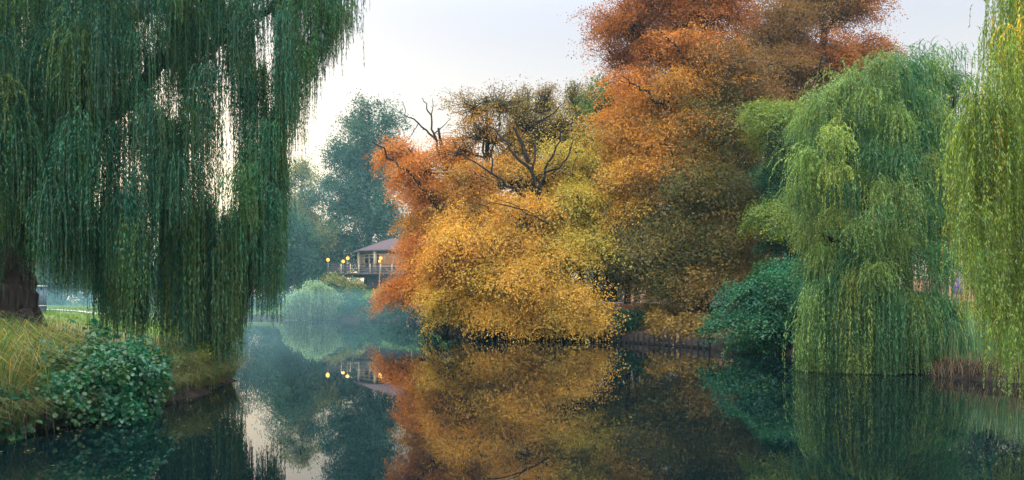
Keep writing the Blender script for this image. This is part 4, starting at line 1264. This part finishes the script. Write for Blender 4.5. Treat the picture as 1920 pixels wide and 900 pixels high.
# grass on the right-hand lawn
n = 9000
x = rng.uniform(10, 30, n)
Yg = rng.uniform(20, 40, n)
ok = shore_dist(x, Yg) > 0.6
x, Yg = x[ok], Yg[ok]
gr = MB()
blades(gr, rng, np.stack([x, Yg, ground_z(x, Yg) - 0.02], -1), 0.18, 0.5, 0.02, [(0.08, 0.16, 0.03), (0.12, 0.19, 0.04), (0.06, 0.13, 0.03), (0.2, 0.18, 0.06)])
tag(gr.build('grass', LEAF), 'short green grass behind the reeds on the right bank', 'grass', kind='stuff')

# right bank reeds
gb4 = MB()
n = 5200
px = rng.uniform(1745, 2060, n)
Yg = rng.uniform(14.5, 23.0, n)
x = (px - HX) / F * Yg
z = np.maximum(ground_z(x, Yg), 0) - 0.02
P = np.stack([x, Yg, z], -1)
sd0 = shore_dist(x, Yg)
P = P[sd0 > -0.15]
front = sd0[sd0 > -0.15] < 0.45
blades(gb4, rng, P[~front], 0.95, 0.4, 0.014, REED, bendy=0.8)
blades(gb4, rng, P[front], 0.42, 1.0, 0.012, DRY, bendy=1.2)
tag(gb4.build('reeds', LEAF), 'blue-green reeds with dry brown fringe at the right bank', 'reeds', kind='stuff')

# fallen leaves on the right bank
lf = MB()
n = 14000
x = rng.uniform(-6, 16, n)
Yg = rng.uniform(30, 62, n)
d = shore_dist(x, Yg)
ok = (d > 0.3) & (d < 16)
x, Yg = x[ok], Yg[ok]
P = np.stack([x, Yg, ground_z(x, Yg) + 0.015], -1)
leaf_quads(lf, P, rng.normal(0, 1, P.shape) * [1, 1, .3], rng.normal(0, .3, P.shape) + [0, 0, 1], 0.14, 0.09, pick(rng, [(0.26, 0.12, 0.07), (0.33, 0.17, 0.09), (0.2, 0.1, 0.07), (0.35, 0.2, 0.06)], len(P)))
tag(lf.build('fallen_leaves', LEAF), 'reddish fallen leaves covering the right bank', 'leaves', kind='stuff')

# leaves afloat near the banks
fl = MB()
n = 330
Ys = rng.uniform(9.5, 24, n)
left = rng.random(n) < .55
xs = np.where(left, np.interp(Ys, SHORE[1:8, 1], SHORE[1:8, 0]) + rng.exponential(.55, n), rng.uniform(8.5, 12, n))
xs = np.where(left, xs, np.clip(xs, None, 11.2))
P = np.stack([xs, Ys, np.full(n, 0.012)], -1)
leaf_quads(fl, P, rng.normal(0, 1, P.shape) * [1, 1, 0], np.tile([0, 0, 1.0], (n, 1)), 0.055, 0.03, pick(rng, [(0.3, 0.26, 0.12), (0.16, 0.17, 0.06), (0.35, 0.22, 0.07)], n), fold=0.02)
tag(fl.build('floating_leaves', LEAF), 'small leaves floating on the still water near the banks', 'leaves', kind='stuff')

# ------------------------------------------------------------------ timber revetment on the right shore
rv = thing('timber_revetment', 'low dark timber revetment of stakes along the right shore', 'revetment', (1.1, 43, 0))
run = np.array([(-4.4, 50.0), (-3.45, 46.4), (1.1, 42.8), (4.85, 38.3), (8.1, 32.5)])
sl = np.linalg.norm(np.diff(run, axis=0), axis=1)
cum = np.concatenate([[0], np.cumsum(sl)])
rng = rnd(320)
for i, s in enumerate(np.linspace(0.1, cum[-1] - .1, 62)):
    x, y = np.interp(s, cum, run[:, 0]), np.interp(s, cum, run[:, 1])
    pb = MB()
    h = 0.5 + rng.uniform(-.14, .16)
    lx, ly = rng.normal(0, .02, 2)
    pb.tube([(x, y - .06, -0.5), (x + lx * .5, y - .06, h * .5), (x + lx, y - .06 + ly, h), (x + lx, y - .06 + ly, h + 0.005)], [0.05, 0.048, 0.042, 0.002], 7)
    pb.build('stake', TIMBER, rv)
pk = MB()
for a, b_ in zip(run[:-1], run[1:]):
    d = b_ - a
    ln = np.linalg.norm(d)
    for zc in (0.07,):
        mid = (a + b_) / 2
        pk.box((mid[0], mid[1] + 0.03, zc), (ln - .02, 0.04, 0.12), rz=math.atan2(d[1], d[0]))
pk.build('plank', TIMBER, rv)

# ------------------------------------------------------------------ pavilion on its terrace
PV_Y = 96.0
pc = at(739, 515, PV_Y)
deck_z = pc[2]
eave_z = at(739, 467, PV_Y - 4.5)[2]
apex_z = at(739, 446, PV_Y)[2]
pv = thing('pavilion', 'octagonal wooden pavilion with brown roof above the far shore', 'pavilion', (pc[0], pc[1], deck_z))
RW, RE = 4.25, 4.95
ANG = [pi / 8 + i * pi / 4 for i in range(8)]
mb = MB()
mb.lathe((pc[0], pc[1], 0), [(RE, eave_z - 0.16), (RE, eave_z), (0.75, apex_z - 0.12), (0.75, apex_z - 0.11)], 8)
mb.lathe((pc[0], pc[1], 0), [(RE - .02, eave_z - 0.16), (RW - .3, eave_z - 0.1)], 8)
rf = mb.build('roof', ROOF, pv)
mb = MB()
mb.lathe((pc[0], pc[1], 0), [(0.62, apex_z - .2), (0.62, apex_z + .28), (0.95, apex_z + .28), (0.95, apex_z + .34), (0.05, apex_z + .55)], 12)
mb.build('vent_cap', METAL, rf)
wall = MB()
wall.lathe((pc[0], pc[1], 0), [(RW - .1, eave_z - 0.5), (RW - .1, eave_z - 0.12)], 8)
wall.lathe((pc[0], pc[1], 0), [(RW - .1, deck_z), (RW - .1, deck_z + 0.75)], 8)
wall.build('wall', DARKWOOD, pv)
rm = MB()
rm.lathe((pc[0], pc[1], 0), [(1.8, deck_z + .02), (1.8, eave_z - .2)], 10)
rm.build('lit_core', WARMROOM, pv)
for i in range(8):
    a0_, a1_ = ANG[i], ANG[(i + 1) % 8]
    A = np.array([pc[0] + RW * cos(a0_), pc[1] + RW * sin(a0_)])
    B = np.array([pc[0] + RW * cos(a1_), pc[1] + RW * sin(a1_)])
    mb = MB()
    mb.box((A[0], A[1], (deck_z + eave_z - .12) / 2), (0.26, 0.26, eave_z - deck_z - .12), rz=a0_)
    mb.build('post', CREAM, pv)
    mid = (A + B) / 2
    rz = math.atan2((B - A)[1], (B - A)[0])
    ln = np.linalg.norm(B - A)
    fr = MB()
    u = (B - A) / ln
    for s in (-0.5, -0.17, 0.17, 0.5):
        q = mid + u * s * (ln - .3)
        fr.box((q[0], q[1], (deck_z + eave_z) / 2 + .1), (0.1, 0.12, eave_z - deck_z - 1.3), rz=rz)
    for zz in (deck_z + .8, deck_z + 1.9, eave_z - .55):
        fr.box((mid[0], mid[1], zz), (ln - .34, 0.09, 0.09), rz=rz)
    win = fr.build('window', CREAM, pv)
    gl = MB()
    V = [[mid[0] - u[0] * (ln / 2 - .2), mid[1] - u[1] * (ln / 2 - .2), deck_z + .8], [mid[0] + u[0] * (ln / 2 - .2), mid[1] + u[1] * (ln / 2 - .2), deck_z + .8]]
    V += [[V[1][0], V[1][1], eave_z - .55], [V[0][0], V[0][1], eave_z - .55]]
    gl.add(V, [[0, 1, 2, 3]])
    gl.build('pane', GLASS, win)
# terrace with its masonry base and railing
tr = thing('terrace', 'raised terrace with dark railing in front of the pavilion', 'terrace', (pc[0] - 2, 90, deck_z))
x0, x1, ya, yb = at(615, 515, 89.5)[0], at(800, 515, 89.5)[0], 89.0, 101.5
mb = MB()
mb.box(((x0 + x1) / 2, (ya + yb) / 2, deck_z - .12), (x1 - x0, yb - ya, .22))
mb.build('deck', DARKWOOD, tr)
mb = MB()
mb.box(((x0 + x1) / 2 + 2.0, (ya + yb) / 2 + .5, (deck_z - .24) / 2 + .3), (x1 - x0 - 4.4, yb - ya - 1.6, deck_z - .85))
mb.build('base', STONE, tr)
rl = MB()
for zz in (deck_z + .95, deck_z + .62, deck_z + .4, deck_z + .2):
    rl.box(((x0 + x1) / 2, ya + .05, zz), (x1 - x0, 0.06, 0.09 if zz > deck_z + .9 else 0.13))
    rl.box((x0 + .05, (ya + yb) / 2, zz), (0.06, yb - ya, 0.09))
rl.build('railing', DARKWOOD, tr)
for px in (616, 640, 657, 673, 694, 714, 735, 756):
    mb = MB()
    q = at(px, 515, ya)
    mb.box((q[0], ya - .04, deck_z + .4), (0.1, 0.1, 1.15))
    mb.build('railing_post', CREAM if px not in (616,) else DARKWOOD, tr)
for px in (620, 643):
    mb = MB()
    q = at(px, 515, ya + .5)
    mb.box((q[0], ya + .6, (deck_z - .24 + 1.0) / 2), (0.22, 0.22, deck_z - 1.24))
    mb.build('pile', TIMBER, tr)

# lit globe lamps
for i, (px, py, Y, lab) in enumerate([
        (615, 487, 90.4, 'lit globe lamp at the left corner of the terrace'),
        (643.5, 490, 92.5, 'lower of the two lit globe lamps left of the pavilion door'),
        (652, 484, 91.0, 'upper of the two lit globe lamps left of the pavilion door'),
        (714, 484, 90.2, 'lit globe lamp in front of the pavilion windows'),
        (711.5, 489.5, 88.2, 'small lit lamp just below the globe by the pavilion windows'),
        (772, 485.5, 88.0, 'lit globe lamp half hidden by orange leaves')]):
    c = at(px, py, Y)
    on_deck = Y > 88.9
    zb = deck_z if on_deck else gz(c[0], Y) - .05
    lp = thing('globe_lamp', lab, 'lamp', (c[0], c[1], zb), 'lit lamps round the pavilion')
    mb = MB()
    mb.tube([(c[0], c[1], zb), (c[0], c[1], c[2] - .22), (c[0], c[1], c[2] - .2)], [0.05, 0.035, 0.05], 8)
    mb.build('pole', CREAM, lp)
    mb = MB()
    R = 0.18 if i not in (4, 5) else 0.14
    mb.lathe((c[0], c[1], c[2]), [(R * sin(a_), -R * cos(a_)) for a_ in np.linspace(0.02, pi - .02, 10)], 14)
    mb.build('globe', GLOW, lp, smooth=True)
    mb = MB()
    mb.lathe((c[0], c[1], c[2]), [(R * .7, R * .82), (R * .5, R * 1.2), (0.02, R * 1.35)], 10)
    mb.build('cap', DARKWOOD, lp)
    pl = bpy.data.lights.new('lamp_light', 'POINT')
    pl.energy = 4
    pl.color = (1.0, 0.42, 0.10)
    pl.shadow_soft_size = R
    po = bpy.data.objects.new('lamp_light', pl)
    COL.objects.link(po)
    po.parent = lp
    po.location = (0, -R - .12, c[2] - zb - R * .4)

# ------------------------------------------------------------------ small things
# board and bench on the left lawn
q = gpt(78, 44)
bd = thing('notice_board', 'tall blue-grey board standing on the lawn beside the trunk', 'notice board', q)
mb = MB()
mb.box((q[0], q[1], q[2] + .78), (0.36, 0.1, 1.3))
mb.build('panel', BLUEGREY, bd)
for s in (-1, 1):
    mb = MB()
    mb.box((q[0] + s * .22, q[1] - .02, q[2] + .75), (0.07, 0.12, 1.55))
    mb.build('post', BLUEGREY, bd)
mb = MB()
mb.box((q[0], q[1] - .02, q[2] + 1.56), (0.56, 0.14, 0.07))
mb.build('top_rail', METAL, bd)
q = gpt(66, 42.5)
bn = thing('bench', 'white slatless bench between the trunk and the blue-grey board', 'bench', q)
bn['label'] = 'low white bench between the trunk and the blue-grey board'
mb = MB()
mb.box((q[0], q[1], q[2] + .44), (0.95, 0.4, 0.06))
mb.build('seat', PALE, bn)
for s in (-1, 1):
    mb = MB()
    mb.box((q[0] + s * .36, q[1], q[2] + .2), (0.08, 0.34, 0.42))
    mb.build('leg', BLUEGREY, bn)


def path(name, pts, width):
    mb = MB()
    pts = np.array(pts, float)
    f = []
    for a, b_ in zip(pts[:-1], pts[1:]):
        for s in np.linspace(0, 1, 16)[:-1]:
            f.append(a + (b_ - a) * s)
    f = np.array(f + [pts[-1]])
    T = unit(np.gradient(f, axis=0))
    Nn = np.stack([-T[:, 1], T[:, 0]], -1)
    cols = []
    for s in np.linspace(-.5, .5, 5):
        c = f + Nn * s * width
        cols.append(np.concatenate([c, (ground_z(c[:, 0], c[:, 1]) + 0.05)[:, None]], 1))
    V = np.stack(cols, 1).reshape(-1, 3)
    n = len(f)
    Q = [[i * 5 + j, i * 5 + j + 1, (i + 1) * 5 + j + 1, (i + 1) * 5 + j] for i in range(n - 1) for j in range(4)]
    mb.add(V, Q)
    tag(mb.build(name, PALE, smooth=True), kind='structure')


path('path', [(-45, 60), (-33, 53), (-26, 47.5), (-24, 46.5)], 2.0)
path('path', [(-2, 75), (6, 60), (9.0, 50), (13, 44.5), (20, 40), (30, 36), (40, 34)], 2.2)

# furled purple parasol on the pale path at the far right
q = gpt(1795, 38.5)
ps = thing('parasol', 'furled purple parasol on a pale pole, between the two right-hand willows', 'parasol', q)
mb = MB()
mb.tube([q, q + [0, 0, 2.2], q + [0, 0, 2.25]], [0.03, 0.03, 0.005], 8)
mb.build('pole', PALE, ps)
mb = MB()
mb.lathe(q, [(0.04, .55), (0.26, .6), (0.24, .8), (0.14, 1.3), (0.05, 1.75), (0.03, 1.78)], 9)
mb.build('canopy', PURPLE, ps)
mb = MB()
mb.lathe(q, [(0.32, 0.0), (0.32, .06), (.06, .1), (.05, .3), (.02, .3)], 12)
mb.build('base', STONE, ps)

# ------------------------------------------------------------------ the misty air
m, t, o_ = new_mat('misty_air')
v = t.nodes.new('ShaderNodeVolumePrincipled')
v.inputs['Color'].default_value = (0.30, 0.56, 0.66, 1)
v.inputs['Density'].default_value = 0.0005
v.inputs['Anisotropy'].default_value = 0.2
t.links.new(v.outputs[0], o_.inputs['Volume'])
mb = MB()
mb.box((0, 0, 17), (900, 900, 40))
tag(mb.build('haze', m), 'thin blue mist filling the park air', 'haze', kind='stuff')

m, t, o_ = new_mat('shore_mist')
v = t.nodes.new('ShaderNodeVolumePrincipled')
v.inputs['Color'].default_value = (0.17, 0.42, 0.50, 1)
v.inputs['Density'].default_value = 0.0017
v.inputs['Anisotropy'].default_value = 0.2
t.links.new(v.outputs[0], o_.inputs['Volume'])
mb = MB()
mb.box((-45, 94, 9), (78, 74, 20))
tag(mb.build('mist', m), 'blue mist lying over the far bay of the pond', 'mist', kind='stuff')

m2 = m.copy()
m2.name = 'water_mist'
for nd in m2.node_tree.nodes:
    if nd.type == 'PRINCIPLED_VOLUME':
        nd.inputs['Density'].default_value = 0.0055
        nd.inputs['Color'].default_value = (0.26, 0.48, 0.56, 1)
mb = MB()
mb.box((-30, 66, 0.9), (46, 56, 3.4))
tag(mb.build('mist', m2), 'thin white mist clinging to the water of the far bay', 'mist', kind='stuff')
